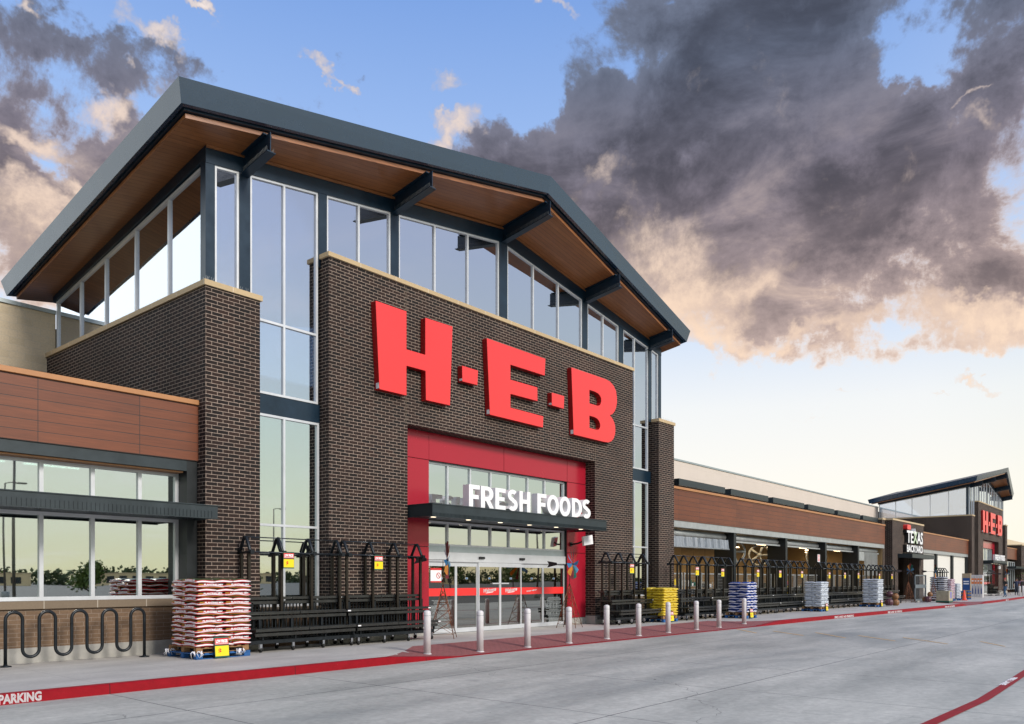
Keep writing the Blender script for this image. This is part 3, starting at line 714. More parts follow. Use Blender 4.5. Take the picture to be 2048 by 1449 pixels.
# canopy
CYF = -.93; cX0, cX1 = 14.90, 23.27; cz0, cz1 = 3.30, 3.62
mb = MB(); mb.box(cX0, cX1, CYF, CYF + .03, cz0, cz1); mb.box(cX0, cX0 + .03, CYF + .03, RY, cz0, cz1); mb.box(cX1 - .03, cX1, CYF + .03, RY, cz0, cz1)
mb.box(cX0 - .02, cX1 + .05, CYF - .02, RY, cz1, cz1 + .03); mb.box(cX0 - .02, cX1 + .08, CYF - .025, CYF + .05, cz0 - .015, cz0)
mb.box(cX0 + .03, cX1 - .03, CYF + .03, RY, cz0 + .05, cz0 + .09)
for i in range(160):
    x = cX0 + .04 + i * .052; mb.box(x, x + .003, CYF - .012, CYF - .001, cz0 + .0, cz0 + .10)
can = B(mb, 'canopy', STEEL2)
mb = MB()
for i in range(6): mb.lathe([(.075, 0), (.075, .008)], 16, (15.6 + i * 1.42, -.25, cz0 + .040))
mb.build('downlight', DOWN, can)
# sliding doors: px of the leaf edges measured on the photograph
edges = [862, 912, 955, 998.5, 1041, 1086, 1128]
dx = [ax(p, OPY) for p in edges]; dx[0] = ox0; dx[-1] = ox1
SCRIPT = []
for i in range(6):
    x0, x1 = dx[i], dx[i + 1]; yy = OPY + (0 if i in (0, 5, 1, 4) else -.045)
    fr = MB(); s = .045
    fr.box(x0, x0 + s, yy, yy + .045, 0.01, 2.13); fr.box(x1 - s, x1, yy, yy + .045, .01, 2.13)
    fr.box(x0 + s, x1 - s, yy + .002, yy + .045, 2.0, 2.13); fr.box(x0 + s, x1 - s, yy + .002, yy + .045, .01, .14)
    d = B(fr, 'sliding_door', ALU)
    MB().box(x0 + s - .005, x1 - s + .005, yy + .018, yy + .026, .13, 2.01).build('pane', GLASSD, d)
    z1, z0 = 1.375, 1.125
    MB().box(x0 + s, x1 - s, yy + .012, yy + .016, z0 - .01, z1 - .03).build('door_band', REDS, d)
    if i in (2, 3, 4):
        wd = 'Welcome' if i < 4 else 'Reserve entrance'
        x = (x0 + x1) / 2
        t = text_mb(wd, .17 if i < 4 else .06, lambda a, b, q: (x + a + b * .22, yy + .008, z0 + .095 + b + a * .10), .001, .006, align='CENTER', width=.62 if i < 4 else .55)
        if i < 4: t.faces([(x - .18, yy + .008, z0 + .045), (x + .16, yy + .008, z0 + .075), (x + .2, yy + .008, z0 + .10), (x - .15, yy + .008, z0 + .065)], [(0, 1, 2, 3)])
        t.build('lettering', SWHITE, d)
    mb = MB(); xm = (x0 + x1) / 2
    mb.box(xm - .06, xm + .06, yy + .011, yy + .0125, 1.61, 1.67, 0); mb.box(xm - .03, xm + .03, yy + .009, yy + .0108, 1.62, 1.66, 1); mb.build('door_label', [GREYL, BB0], d)
    if i in (2, 3):
        xx = x1 - .3 if i == 2 else x0 + .12
        MB().box(xx - .1, xx + .28, yy - .03, yy - .01, 1.46, 1.50).build('handle', ALU, d, bevel=.004)
    if i in (0, 5):
        mb = MB(); k = 0
        xa, xb = x0 + .17, x1 - .14
        for r in range(26):
            z = .98 - r * .032 - (r // 4) * .012; w = random.uniform(.6, 1) * (xb - xa); a = xa + ((xb - xa) - w) / 2; q = a
            while q < a + w: e = min(a + w, q + random.uniform(.03, .11)); mb.box(q, e, yy + .010, yy + .012, z, z + .014); q = e + .014
        mb.build('notice_lettering', GREYL, d)
MBn = MB().box(dx[0] + .18, dx[0] + .62, OPY + .008, OPY + .011, 1.52, 2.0 - .06)
n_ = B(MBn, 'window_notice', SWHITE)
mb = MB(); mb.box(dx[0] + .18, dx[0] + .62, OPY + .004, OPY + .0075, 1.88, 1.94); mb.box(dx[0] + .18, dx[0] + .62, OPY + .004, OPY + .0075, 1.52, 1.56)
mb.tube([(dx[0] + .5 + .08 * math.cos(a * .3927), OPY + .004, 1.72 + .08 * math.sin(a * .3927)) for a in range(16)], .009, 5, closed=True)
mb.tube([(dx[0] + .45, OPY + .004, 1.78), (dx[0] + .55, OPY + .004, 1.66)], .009, 5); mb.build('notice_print', SRED, n_)
# flood lamp over the right side of the portal
mb = MB(); fx = 22.98
mb.box(fx - .06, fx + .06, RY - .05, RY, 2.78, 2.92, 1); mb.tube([(fx, RY - .05, 2.85), (fx + .05, .1, 2.88), (fx + .12, -.05, 2.95)], .03, 8, 1)
mb.hexa([(fx + .02, -.18, 2.80), (fx + .40, -.30, 2.86), (fx + .44, -.20, 2.84), (fx + .06, -.08, 2.78), (fx + .04, -.13, 3.12), (fx + .42, -.25, 3.18), (fx + .46, -.15, 3.16), (fx + .08, -.03, 3.10)], 0)
B(mb, 'flood_lamp', [WHITE, BLACK])
# copy the whole tower to the far entrance
for o in list(tower_parts): copy_tree(o, store, (FARX, 0, 0))

# main store wall set back behind the towers ------------
mb = MB(); mb.box(-14, 9.2, 8.85, 9.2, 0, 9.30); w = W(mb, 'block_wall', CMU)
MB().box(-14, 9.2, 8.80, 9.25, 9.30, 9.41).build('coping', COPMET, w)
mb = MB(); mb.box(29.4, 90.6, 8.85, 9.2, 0, 9.30); w = W(mb, 'pale_wall', WALLPALE)
MB().box(29.4, 90.6, 8.80, 9.25, 9.30, 9.41).build('coping', COPMET, w)
mb = MB(); mb.box(111, 240, 8.85, 9.2, 0, 9.1); w = W(mb, 'tan_wall', CMU)
mb = MB()
for x0, x1 in ((-14, 8.96), (29.76, 90.4), (111.3, 150)): mb.box(x0, x1, .45, 8.85, 5.2, 5.3)
mb.box(-14, 130, 9.25, 30, 8.9, 9.0); mb.box(-14, -13.8, 0, 30, 0, 9); mb.box(-14, 130, 29.8, 30, 0, 9)
W(mb, 'flat_roof', DARKST)

# left shop-front wing ----------------------------------
def band(x0, x1, zb, ztop, y=.3):
    w = W(MB().box(x0, x1, y, y + .14, zb, ztop), 'timber_band', WOOD)
    MB().box(x0, x1 - .003, y - .05, y + .2, ztop, ztop + .105).build('coping', COPTAN, w, bevel=.006)
    return w
band(-14, PX0 - .002, 4.195, 5.42)
W(MB().box(-14, PX0 - .25, .33, .6, 3.96, 4.193), 'steel_lintel', STEEL2)
mb = MB()
for i in range(8): mb.box(-14, PX0 - .3, .40 + i * .045, .43 + i * .045, 3.925, 3.955)
W(mb, 'slatted_soffit', COPTAN)
W(MB().box(8.72, 8.955, .33, .75, 0, 4.19), 'steel_column', DARKST)
WY = .70
divs = [5.962 + .955 * k for k in range(-14, 3)]
window('shop_window', -8.5, 8.72, 1.19, 2.93, divs, y=WY, fw=.075, m=GLASS, reg=W)
window('shop_window', -8.5, 8.72, 2.95, 3.94, divs, y=WY, fw=.075, m=GLASS, reg=W)
w = W(MB().box(-14, 8.955, WY + .04, WY + .3, .29, 1.03), 'low_wall', TANBRICK)
MB().box(-14, 8.955, WY - .02, WY + .3, 1.03, 1.185).build('stone_sill', STONE2, w, bevel=.005)
MB().box(-14, 8.955, WY, WY + .32, -.02, .29).build('plinth', CONC, w, bevel=.01)
mb = MB(); ay = -.62; a0, a1 = 2.89, 3.15
mb.box(-8.5, 8.90, ay, ay + .03, a0, a1); mb.box(-8.5, 8.95, ay - .02, WY, a1, a1 + .02); mb.box(8.87, 8.90, ay + .03, .3, a0, a1); mb.box(-8.5, 8.93, ay - .03, ay + .05, a0 - .012, a0)
for i in range(14): mb.box(-8.5, 8.87, ay + .1 + i * .09, ay + .14 + i * .09, a0 + .03, a0 + .08)
for i in range(80): x = 2.6 + i * .078; mb.box(x, x + .004, ay - .012, ay - .001, a0 + .01, a0 + .15)
W(mb, 'canopy', STEEL2)
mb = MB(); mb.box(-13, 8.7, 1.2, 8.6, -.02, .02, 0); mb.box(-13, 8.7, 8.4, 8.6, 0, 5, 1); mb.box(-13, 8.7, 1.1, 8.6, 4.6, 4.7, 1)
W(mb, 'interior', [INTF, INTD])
mb = MB()
for x in (-2, 1.5, 4.6, 6.2): mb.box(x, x + 1.2, 2.4, 2.48, 4.3, 4.33); mb.box(x + .7, x + 1.9, 4.4, 4.48, 4.3, 4.33)
W(mb, 'ceiling_lamps', TUBE)

# garden centre wing ------------------------------------
GX_0, GX_1 = QX1 + .002, 61.4
band(GX_0, GX_1, 4.14, 5.47)
W(MB().box(GX_0, GX_1, .34, .6, 3.86, 4.138), 'steel_lintel', GREYM)
piers = [30.05, 36.35, 42.85, 49.1, 55.4]
for i, x in enumerate(piers):
    mb = MB(); mb.box(x - .13, x + .13, .32, .36, 0, 3.86); mb.box(x - .13, x + .13, 1.3, 1.34, 0, 3.86); mb.box(x - .02, x + .02, .36, 1.3, 0, 3.86)
    mb.box(x - .11, x - .09, .36, 1.3, 0, 3.86)
    W(mb, 'steel_pier', DARKST)
    x1 = piers[i + 1] if i < 4 else 61.2
    mb = MB(); mb.tube([(x + .2, .85, 3.66), (x1 - .2, .85, 3.66)], .17, 14); mb.box(x + .2, x1 - .2, .6, .64, 3.42, 3.5)
    if i == 0 or i == 4:
        pass
    W(mb, 'roller_shutter', GREYM)
# drooping canvas in the first bay
mb = MB(); n = 90; x0, x1 = 30.2, 36.1
pts = []
for k in range(n + 1):
    x = x0 + (x1 - x0) * k / n; y = .52 + .05 * math.sin(k * 1.9) * (1 if k % 7 else -1) + .04 * math.sin(k * .63); pts.append((x, y))
for (a, b), (c, d) in zip(pts, pts[1:]): mb.faces([(a, b, 3.05 + .02 * math.sin(a * 2)), (c, d, 3.05 + .02 * math.sin(c * 2)), (c, d + .05, 3.5), (a, b + .05, 3.5)], [(0, 1, 2, 3)], 0, True)
mb.tube([(x0, .5, 3.03), (x1, .5, 3.05)], .03, 8, 1)
W(mb, 'canvas_blind', [TARP, GREYM], recalc=False)
mb = MB()
for k in range(22): x = 57.5 + k * .14; mb.box(x, x + .1, .55 + (.03 if k % 2 else 0), .58 + (.03 if k % 2 else 0), 1.9, 3.5)
mb.box(55.7, 57.4, .55, .58, 2.9, 3.5)
W(mb, 'corrugated_screen', GREYM)
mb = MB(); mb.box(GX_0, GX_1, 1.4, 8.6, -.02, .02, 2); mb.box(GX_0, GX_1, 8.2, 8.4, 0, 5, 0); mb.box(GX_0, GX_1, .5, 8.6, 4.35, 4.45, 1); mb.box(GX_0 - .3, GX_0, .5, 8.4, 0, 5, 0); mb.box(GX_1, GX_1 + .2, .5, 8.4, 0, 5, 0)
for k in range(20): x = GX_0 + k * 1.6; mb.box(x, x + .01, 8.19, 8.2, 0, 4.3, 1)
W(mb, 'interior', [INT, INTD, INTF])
mb = MB()
for k in range(14):
    x = 31 + k * 2.2
    y = (2.4, 5.2, 3.6)[k % 3]; mb.box(x, x + 1.25, y, y + .06, 3.62, 3.66); mb.box(x, x + 1.25, y + .14, y + .2, 3.62, 3.66)
W(mb, 'tube_lamps', LAMP)
mb = MB()
for k, (x, y) in enumerate(((40.2, 2.2), (52.8, 2.2), (47.0, 3.6))):
    r = .62; mb = MB()
    mb.tube([(x + r * math.cos(a * .3142) * .5, y - r * math.cos(a * .3142) * .86, 3.1 + r * math.sin(a * .3142)) for a in range(20)], .06, 6, 0, closed=True)
    for a in range(5): mb.tube([(x, y, 3.1), (x + r * math.cos(a * 1.256) * .5, y - r * math.cos(a * 1.256) * .86, 3.1 + r * math.sin(a * 1.256))], .04, 5, 0, r1=.09)
    mb.ball((x, y, 3.1), .14, .14, .14); mb.tube([(x, y, 3.1), (x, y, 0)], .03, 6, 1)
    W(mb, 'drum_fan', [GREYM, COPPER])
for k, y in enumerate((3.2,)):
    ld = bpy.data.lights.new('garden_lamp_light', 'AREA'); ld.shape = 'RECTANGLE'; ld.size = 28; ld.size_y = 3.5; ld.energy = 400; ld.color = (1, .74, .42)
    lo = bpy.data.objects.new('garden_lamp_light', ld); col.objects.link(lo); lo.location = (45.5, 4.4, 3.58)

# flat sunshade boxes standing on the timber band
for k in range(6):
    x0 = ax(1352, .9) + k * 5.25; mb = MB()
    mb.box(x0, x0 + 4.6, .75, 2.9, 5.78, 6.06, 0); mb.box(x0 + .05, x0 + 4.55, .78, 2.85, 5.765, 5.78, 1)
    for q in (.4, 2.3, 4.2): mb.box(x0 + q, x0 + q + .05, 1.0, 1.05, 5.3, 5.77, 0); mb.box(x0 + q + .12, x0 + q + .15, 1.0, 1.03, 5.3, 5.77, 0)
    W(mb, 'sunshade', [STEEL2, WHITEM])

# brick pavilion ----------------------------------------
AX0, AX1 = 62.2, 71.2; AZ1 = 5.95
o_ = [(AX0, 0), (63.7, 0), (63.7, 3.42), (69.9, 3.42), (69.9, 0), (AX1, 0), (AX1, AZ1), (AX0, AZ1)]
mb = MB().prism(o_, 0, 1.2); mb.box(AX0 - .75, AX0 - .001, .5, 1.9, 0, AZ1); mb.box(AX0, AX1, 3.4, 3.6, 0, AZ1); mb.box(AX0, AX0 + .3, 1.2, 3.4, 0, AZ1); mb.box(AX1 - .3, AX1, 1.2, 3.4, 0, AZ1)
w = W(mb, 'pavilion_wall', BRICK)
mb = MB(); mb.box(AX0 - .05, AX1 + .05, -.05, 3.65, AZ1, AZ1 + .13); mb.box(AX0 - .8, AX0 - .052, .45, 1.95, AZ1, AZ1 + .13); mb.build('coping', STONE, w)
mb = MB(); mb.box(63.6, 70.4, -1.0, -.95, 3.22, 3.5); mb.box(63.6, 70.4, -1.02, 0, 3.5, 3.53); mb.box(63.6, 63.65, -.95, 0, 3.22, 3.5); mb.box(70.35, 70.4, -.95, 0, 3.22, 3.5); mb.box(63.65, 70.35, -.95, 0, 3.26, 3.3)
W(mb, 'canopy', STEEL2)

# shuttered wing ----------------------------------------
band(AX1 + .002, 90.46, 4.14, 5.47)
W(MB().box(AX1, 90.46, .34, .6, 3.86, 4.138), 'steel_lintel', GREYM)
for x0, x1 in ((71.4, 77.3), (77.75, 83.6), (84.1, 90.0)):
    W(MB().box(x0, x1, .55, .6, 0, 3.86), 'roller_shutter', WHITEM)
for x0, x1 in ((71.2, 71.4), (77.3, 77.75), (83.6, 84.1), (90.0, 90.46)): W(MB().box(x0, x1, .36, .9, 0, 3.86), 'steel_pier', DARKST)
# beyond the far tower
band(111.3, 120.5, 4.14, 5.47); window('shop_window', 111.4, 120.3, 2.9, 3.86, [112.8, 114.3, 115.8, 117.3, 118.8], y=.5, m=GLASS, reg=W)
window('shop_window', 111.4, 120.3, .4, 2.88, [112.8, 114.3, 115.8, 117.3, 118.8], y=.5, m=GLASS, reg=W)
mb = MB(); mb.box(111.3, 135, -.9, .5, 2.95, 3.2); W(mb, 'canopy', STEEL2)
w = W(MB().box(120.5, 124.5, -.2, 1.5, 0, 6.0), 'brick_pier', BRICK); MB().box(120.4, 124.6, -.3, 1.6, 6.0, 6.12).build('coping', STONE, w)
W(MB().box(124.5, 190, .3, .6, 0, 5.9), 'tan_wall', CMU)

# ------------------------------------------------------------------ signs
def letter_sign(root, polys, y0, y1, face, side, K=1.0, off=0.0, shrink=0):
    for name, poly, holes in polys:
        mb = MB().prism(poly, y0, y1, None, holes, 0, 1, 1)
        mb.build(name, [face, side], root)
SY = -.20
def zz(reg, sc, pts): return [at(reg[0] + x / sc, reg[1] + y / sc, SY) for x, y in pts]
HH = zz((730, 590), 6.036, [(130, 70), (503, 200), (503, 658), (730, 725), (730, 277), (1058, 383), (1028, 1337), (738, 1272), (733, 920), (503, 857), (503, 1217), (176, 1140)])
D1 = zz((730, 590), 6.036, [(1174, 855), (1367, 915), (1358, 1092), (1178, 1046)])
EE = zz((910, 660), 6.9, [(441, 115), (1250, 400), (1240, 633), (767, 482), (767, 688), (1138, 795), (1140, 985), (767, 885), (767, 1073), (1220, 1195), (1215, 1350), (484, 1172)])
D2 = zz((1080, 720), 8.053, [(192, 527), (392, 585), (385, 790), (194, 735)])
BB = zz((1080, 720), 8.053, [(508, 122), (870, 245), (1060, 312), (1130, 350), (1190, 420), (1225, 500), (1240, 600), (1242, 690), (1228, 770), (1205, 830), (1170, 875), (1128, 895), (1165, 940), (1195, 1000),
     (1212, 1070), (1216, 1140), (1208, 1210), (1185, 1275), (1150, 1315), (1105, 1333), (1040, 1325), (545, 1205)])
BH1 = zz((1080, 720), 8.053, [(798, 485), (880, 512), (940, 545), (975, 590), (990, 640), (985, 695), (965, 730), (935, 742), (798, 700)])
BH2 = zz((1080, 720), 8.053, [(798, 900), (880, 925), (925, 950), (955, 990), (973, 1045), (970, 1095), (945, 1125), (905, 1125), (798, 1097)])
LETTERS = [('letter', HH, ()), ('dash', D1, ()), ('letter', EE, ()), ('dash', D2, ()), ('letter', BB, (BH1, BH2))]
sg = empty('letter_sign', (0, 0, 0), 0, 'huge red H-E-B letters on the brick front of the near tower', 'sign', 'red letter signs on the towers')
for nm, poly, holes in LETTERS:
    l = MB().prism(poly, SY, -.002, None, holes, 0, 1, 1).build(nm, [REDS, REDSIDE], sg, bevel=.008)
    xb = min(p[0] for p in poly); zb = min(p[1] for p in poly if p[0] < xb + 1.2)
    hh = .17 if nm == 'letter' else .06
    zc = [p for p in poly if p[0] < xb + .5][-1][1]
    xc = min(p[0] for p in poly if p[1] < zc + .2)
    MB().box(xc - .010, xc - .004, SY + .02, SY + .13, zc + .03, zc + .03 + hh).build('maker_label', SWHITE, l)
copy_tree(sg, None, (FARX, 0, 0), None, 'huge red H-E-B letters on the brick front of the far tower, paled by distance')

# FRESH FOODS: strokes drawn as outlines, letters 1 unit high
def arc(cx, cy, rx, ry, a0, a1, n=14): return [(cx + rx * math.cos(R(a0 + (a1 - a0) * i / n)), cy + ry * math.sin(R(a0 + (a1 - a0) * i / n))) for i in range(n + 1)]
def stroke(path, w):
    L, Rr = [], []
    for i, p in enumerate(path):
        a = Vector(path[max(i - 1, 0)]); b = Vector(path[min(i + 1, len(path) - 1)]); t = (b - a).normalized(); n = Vector((-t.y, t.x)) * w / 2
        L.append((p[0] + n.x, p[1] + n.y)); Rr.append((p[0] - n.x, p[1] - n.y))
    return L + Rr[::-1]
t_ = .21
def glyph(c):
    if c == 'F': return .56, [(0, 0), (t_, 0), (t_, .36), (.50, .36), (.50, .55), (t_, .55), (t_, .81), (.56, .81), (.56, 1), (0, 1)], ()
    if c == 'E': return .58, [(0, 0), (.58, 0), (.58, .19), (t_, .19), (t_, .41), (.52, .41), (.52, .59), (t_, .59), (t_, .81), (.58, .81), (.58, 1), (0, 1)], ()
    if c == 'H': return .70, [(0, 0), (t_, 0), (t_, .40), (.49, .40), (.49, 0), (.70, 0), (.70, 1), (.49, 1), (.49, .60), (t_, .60), (t_, 1), (0, 1)], ()
    if c == 'R': return .68, [(0, 0), (t_, 0), (t_, .33), (.27, .33), (.46, 0), (.69, 0), (.48, .37)] + arc(.36, .665, .30, .335, -55, 90, 12) + [(0, 1)], (([(t_, .51), (.33, .51)] + arc(.33, .665, .12, .155, -90, 90, 8) + [(t_, .82)]),)
    if c == 'D': return .72, [(0, 0), (.28, 0)] + arc(.28, .5, .44, .5, -90, 90, 18) + [(0, 1)], (([(t_, .19), (.28, .19)] + arc(.28, .5, .22, .31, -90, 90, 14) + [(t_, .81)]),)
    if c == 'O': return .80, arc(.40, .5, .40, .52, 0, 360, 32)[:-1], (arc(.40, .5, .185, .31, 0, 360, 26)[:-1],)
    if c == 'S': return .62, stroke(arc(.32, .73, .205, .185, 40, 270, 16)[:-1] + [(.31, .535)] + arc(.31, .285, .205, .195, 80, -140, 16), .20), ()
WF = MB(); root = empty('letter_sign', (0, 0, 0), 0, 'white FRESH FOODS letters standing on the canopy over the doors', 'sign')
fs_x = [ax(920 + q / 7.314, CYF + .08) for q in (125, 300, 510, 690, 863, 1125, 1268, 1448, 1632, 1783)]
fs_r = [ax(920 + q / 7.314, CYF + .08) for q in (283, 487, 660, 838, 1022, 1258, 1440, 1610, 1778, 1905)]
HL = .62
for c, xa, xb in zip('FRESHFOODS', fs_x, fs_r):
    w, poly, holes = glyph(c); f = lambda p: (xa + p[0] * (xb - xa) / w, 3.665 + p[1] * HL)
    MB().prism([f(p) for p in poly], CYF + .06, CYF + .30, None, [[f(p) for p in h] for h in holes]).build('letter', WHITE, root)
MB().box(fs_x[0] - .05, fs_r[-1] + .1, CYF + .1, CYF + .2, 3.645, 3.668).build('rail', STEEL2, root)
copy_tree(root, None, (FARX, 0, 0), None, 'white FRESH FOODS letters on the far tower canopy')

# TEXAS BACKYARD on the pavilion
root = empty('letter_sign', (0, 0, 0), 0, 'white TEXAS BACKYARD letters with a small red badge on the brick pavilion', 'sign')
def wall_text(txt, x0, z0, size, width, yd, mats, name='lettering', bold=.012):
    o = text_mb(txt, size, lambda a, b, d: (x0 + a, yd - .30 + d, z0 + b), .02, bold, width=width).build(name, mats, root)
    text_mb(txt, size, lambda a, b, d: (x0 + a, yd - .278 + d, z0 + b), .27, bold, width=width).build('letter_return', BLACK, o)
wall_text('TE', 65.0, 4.42, 1.28, 1.85, 0, WHITE, bold=.03); wall_text('AS', 67.95, 4.42, 1.28, 1.75, 0, WHITE, bold=.03)
wall_text('X', 66.75, 4.42, 1.28, 1.35, 0, vary(mat('pale_green_sign', (.50, .62, .42), .4), .05), bold=.03)
wall_text('BACKYARD', 65.0, 3.72, .74, 4.7, 0, WHITE, bold=.02)
mb = MB().prism([(65.0 + p[0], 5.40 + p[1] * .75) for p in arc(.2, .12, .12, .12, 180, 270, 5) + arc(.95, .12, .12, .12, 270, 360, 5) + arc(.95, .36, .12, .12, 0, 90, 5) + arc(.2, .36, .12, .12, 90, 180, 5)], -.3, 0)
mb.build('badge', REDS, root)
st = [(67.4 + r * math.sin(R(k * 36)), 5.22 + r * math.cos(R(k * 36))) for k in range(10) for r in [(.34 if k % 2 == 0 else .13)]]
MB().prism(st, -.3, -.02).build('star', WHITE, root)

# ------------------------------------------------------------------ street furniture
def bollard():
    r = empty('bollard', (0, 0, 0))
    MB().lathe([(.083, -.02), (.083, .93), (.078, .955), (.06, .975), (.03, .985), (.004, .988)], 20).build('sleeve', BOLL, r)
    MB().lathe([(.10, -.03), (.10, .008), (.085, .012)], 20).build('base_ring', BOLL, r)
    MB().lathe([(.0845, .86), (.0845, .875)], 20).build('band', GREYM, r)
    return r
bx = [(12.53, -3.2), (14.1, -3.38), (15.85, -3.42), (17.6, -3.45), (19.5, -3.42), (21.22, -3.45), (23.05, -3.45), (25.0, -3.45), (26.7, -3.47), (29.0, -3.4)]
names = ['leftmost grey bollard, in front of the black rack beside the doors', 'second grey bollard from the left, before the glass doors', 'third grey bollard from the left, before the middle of the doors',
         'grey bollard in front of the right-hand garden windmill', 'fifth grey bollard, left of the rack beyond the doors', 'sixth grey bollard, before the rack beyond the doors',
         'grey bollard in front of the yellow bag pallet', 'eighth grey bollard, before the second rack beyond the doors', 'ninth grey bollard, second from the right end of the row', 'rightmost grey bollard of the row, by the ramp end']
b0 = bollard()
for i, ((x, y), n) in enumerate(zip(bx, names)):
    o = b0 if i == 0 else copy_tree(b0); o.location = (x, y, -.142 * (y + 2.1) / (ky(x) + .16 + 2.1) * drop(x))
    tag(o, n, 'bollard', 'bollards along the ramp')
for i, (px, n) in enumerate(((2039.5, 'left one of two far bollards near the people'), (2046, 'right one of two far bollards near the people'))):
    o = copy_tree(b0, None, (ax(px, -4.0), -4.0, 0)); tag(o, n, 'bollard', 'bollards at the far entrance')

# serpentine bicycle rack
root = empty('bicycle_rack', (0, 0, 0), 0, 'black serpentine bicycle rack of bent pipe by the tan brick wall', 'bicycle rack')
ya = .22
gx = lambda px: ax(px, ya)
zq = lambda px, py: at(px, py, ya)[1]
cols = [gx(p) for p in (10.7, 45, 78.5, 111, 143.5, 174, 204.5, 233.5, 261.5, 288.7)]
path = [(cols[0], ya, .0)]
ztop, zbot = 1.0, .16
for i in range(9):
    a, b = cols[i], cols[i + 1]; r = (b - a) / 2; m = (a + b) / 2
    if i % 2 == 0: path += [(a, ya, ztop - r)] + [(m - r * math.cos(R(t)), ya, ztop - r + r * math.sin(R(t))) for t in range(15, 180, 15)] + [(b, ya, ztop - r)]
    else: path += [(a, ya, zbot + r)] + [(m - r * math.cos(R(t)), ya, zbot + r - r * math.sin(R(t))) for t in range(15, 180, 15)] + [(b, ya, zbot + r)]
path.append((cols[-1], ya, 0))
MB().tube(path, .030, 12).build('bent_pipe', RACK, root)
for x in (cols[0], cols[-1]): MB().lathe([(.10, 0), (.10, .018), (.035, .03), (.035, .05)], 18, (x, ya, 0)).build('foot_plate', RACK, root)

# rolling plant racks -----------------------------------
def make_rack(full=True, PIT=.83):
    """four hooped frames on stepped shelves; local x runs along the wall, local y = 0 is the back"""
    r = empty('display_rack', (0, 0, 0)); n = 4; Lr = PIT * (n - 1)
    for i in range(n):
        x = i * PIT; h = MB(); c = -.27
        h.tube([(x, c - .22, 2.21), (x, c - .06, 2.51), (x, c - .02, 2.55), (x, c + .02, 2.55), (x, c + .06, 2.51), (x, c + .22, 2.21)], .040, 6)
        h.box(x - .03, x + .03, c - .27, c + .27, 2.19, 2.235); h.box(x - .045, x + .045, c - .30, c - .25, 2.17, 2.26); h.box(x - .045, x + .045, c + .25, c + .30, 2.17, 2.26)
        h.box(x - .04, x + .04, c - .04, c + .04, 2.53, 2.575)
        h.build('hoop', RACK, r, bevel=.004)
        for s in (-.15, .15):
            MB().box(x - .032, x + .032, c + s - .032, c + s + .032, .28, 2.19).build('post', RACKP, r, bevel=.005)
    m = MB()
    for y, z in ((-.54, 2.215), (0.0, 2.215), (-.27, 2.555)): m.tube([(0, y, z), (Lr, y, z)], .014, 5)
    m.build('tie_rod', RODM, r)
    x0, x1 = -.28, Lr + .1
    for k, (yf_, z) in enumerate(((-.38, 1.20), (-.70, .875), (-1.05, .52))):
        s = MB()
        for (a, b) in ((x0 + .03 * k, (x0 + x1) / 2 - .008), ((x0 + x1) / 2 + .008, x1 + .03 * k)):
            s.box(a, b, yf_, -.12, z - .055, z - .015); s.box(a, b, yf_, yf_ + .02, z - .015, z + .01); s.box(a, b, yf_ + .40, yf_ + .415, z - .012, z)
        s.box(x0 + .06, x1 - .04, yf_ + .02, yf_ + .09, z - .155, z - .085)
        sh = s.build('shelf', SHELF, r, bevel=.003)
        t = MB(); t.box(x1 + .03 * k - .10, x1 + .03 * k - .01, yf_ - .003, yf_ - .0005, z - .045, z - .015); t.build('shelf_tag', SWHITE, sh)
    s = MB()
    for i in range(n):
        x = i * PIT
        s.box(x + .10, x + .145, -.36, -.32, .28, 1.08); s.box(x + .10, x + .145, -.66, -.62, .28, .78); s.box(x + .02, x + .06, -.92, -.88, .28, .40)
        s.box(x - .02, x + .02, -.86, -.1, .20, .26)
    for i in range(30): x = x0 + .1 + i * (x1 - x0 - .2) / 29; s.box(x, x + .02, -.60, -.585, .26, .80); s.box(x + .03, x + .055, -.16, -.14, .26, 1.15)
    s.build('underframe', RACK, r)
    s = MB(); s.box(x0 + .02, x1 - .02, -.88, -.84, .19, .275); s.box(x0 + .02, x1 - .02, -.12, -.08, .19, .275); s.box(x0 + .02, x0 + .06, -.84, -.12, .19, .275); s.box(x1 - .06, x1 - .02, -.84, -.12, .19, .275)
    s.build('base_rail', RACK, r, bevel=.004)
    for i in range(n):
        for y in (-.80, -.16):
            x = i * PIT + .05; w = MB()
            w.tube([(x - .018, y, .055), (x + .018, y, .055)], .055, 12, 0); w.hexa([(x - .028, y - .03, .07), (x + .028, y - .03, .07), (x + .028, y + .03, .07), (x - .028, y + .03, .07), (x - .028, y - .03, .19), (x + .028, y - .03, .19), (x + .028, y + .03, .19), (x - .028, y + .03, .19)], 1)
            w.build('caster', [RUBBER, CHROME], r)
    return r
rk = make_rack()
GR = 'black plant display racks along the shop front'
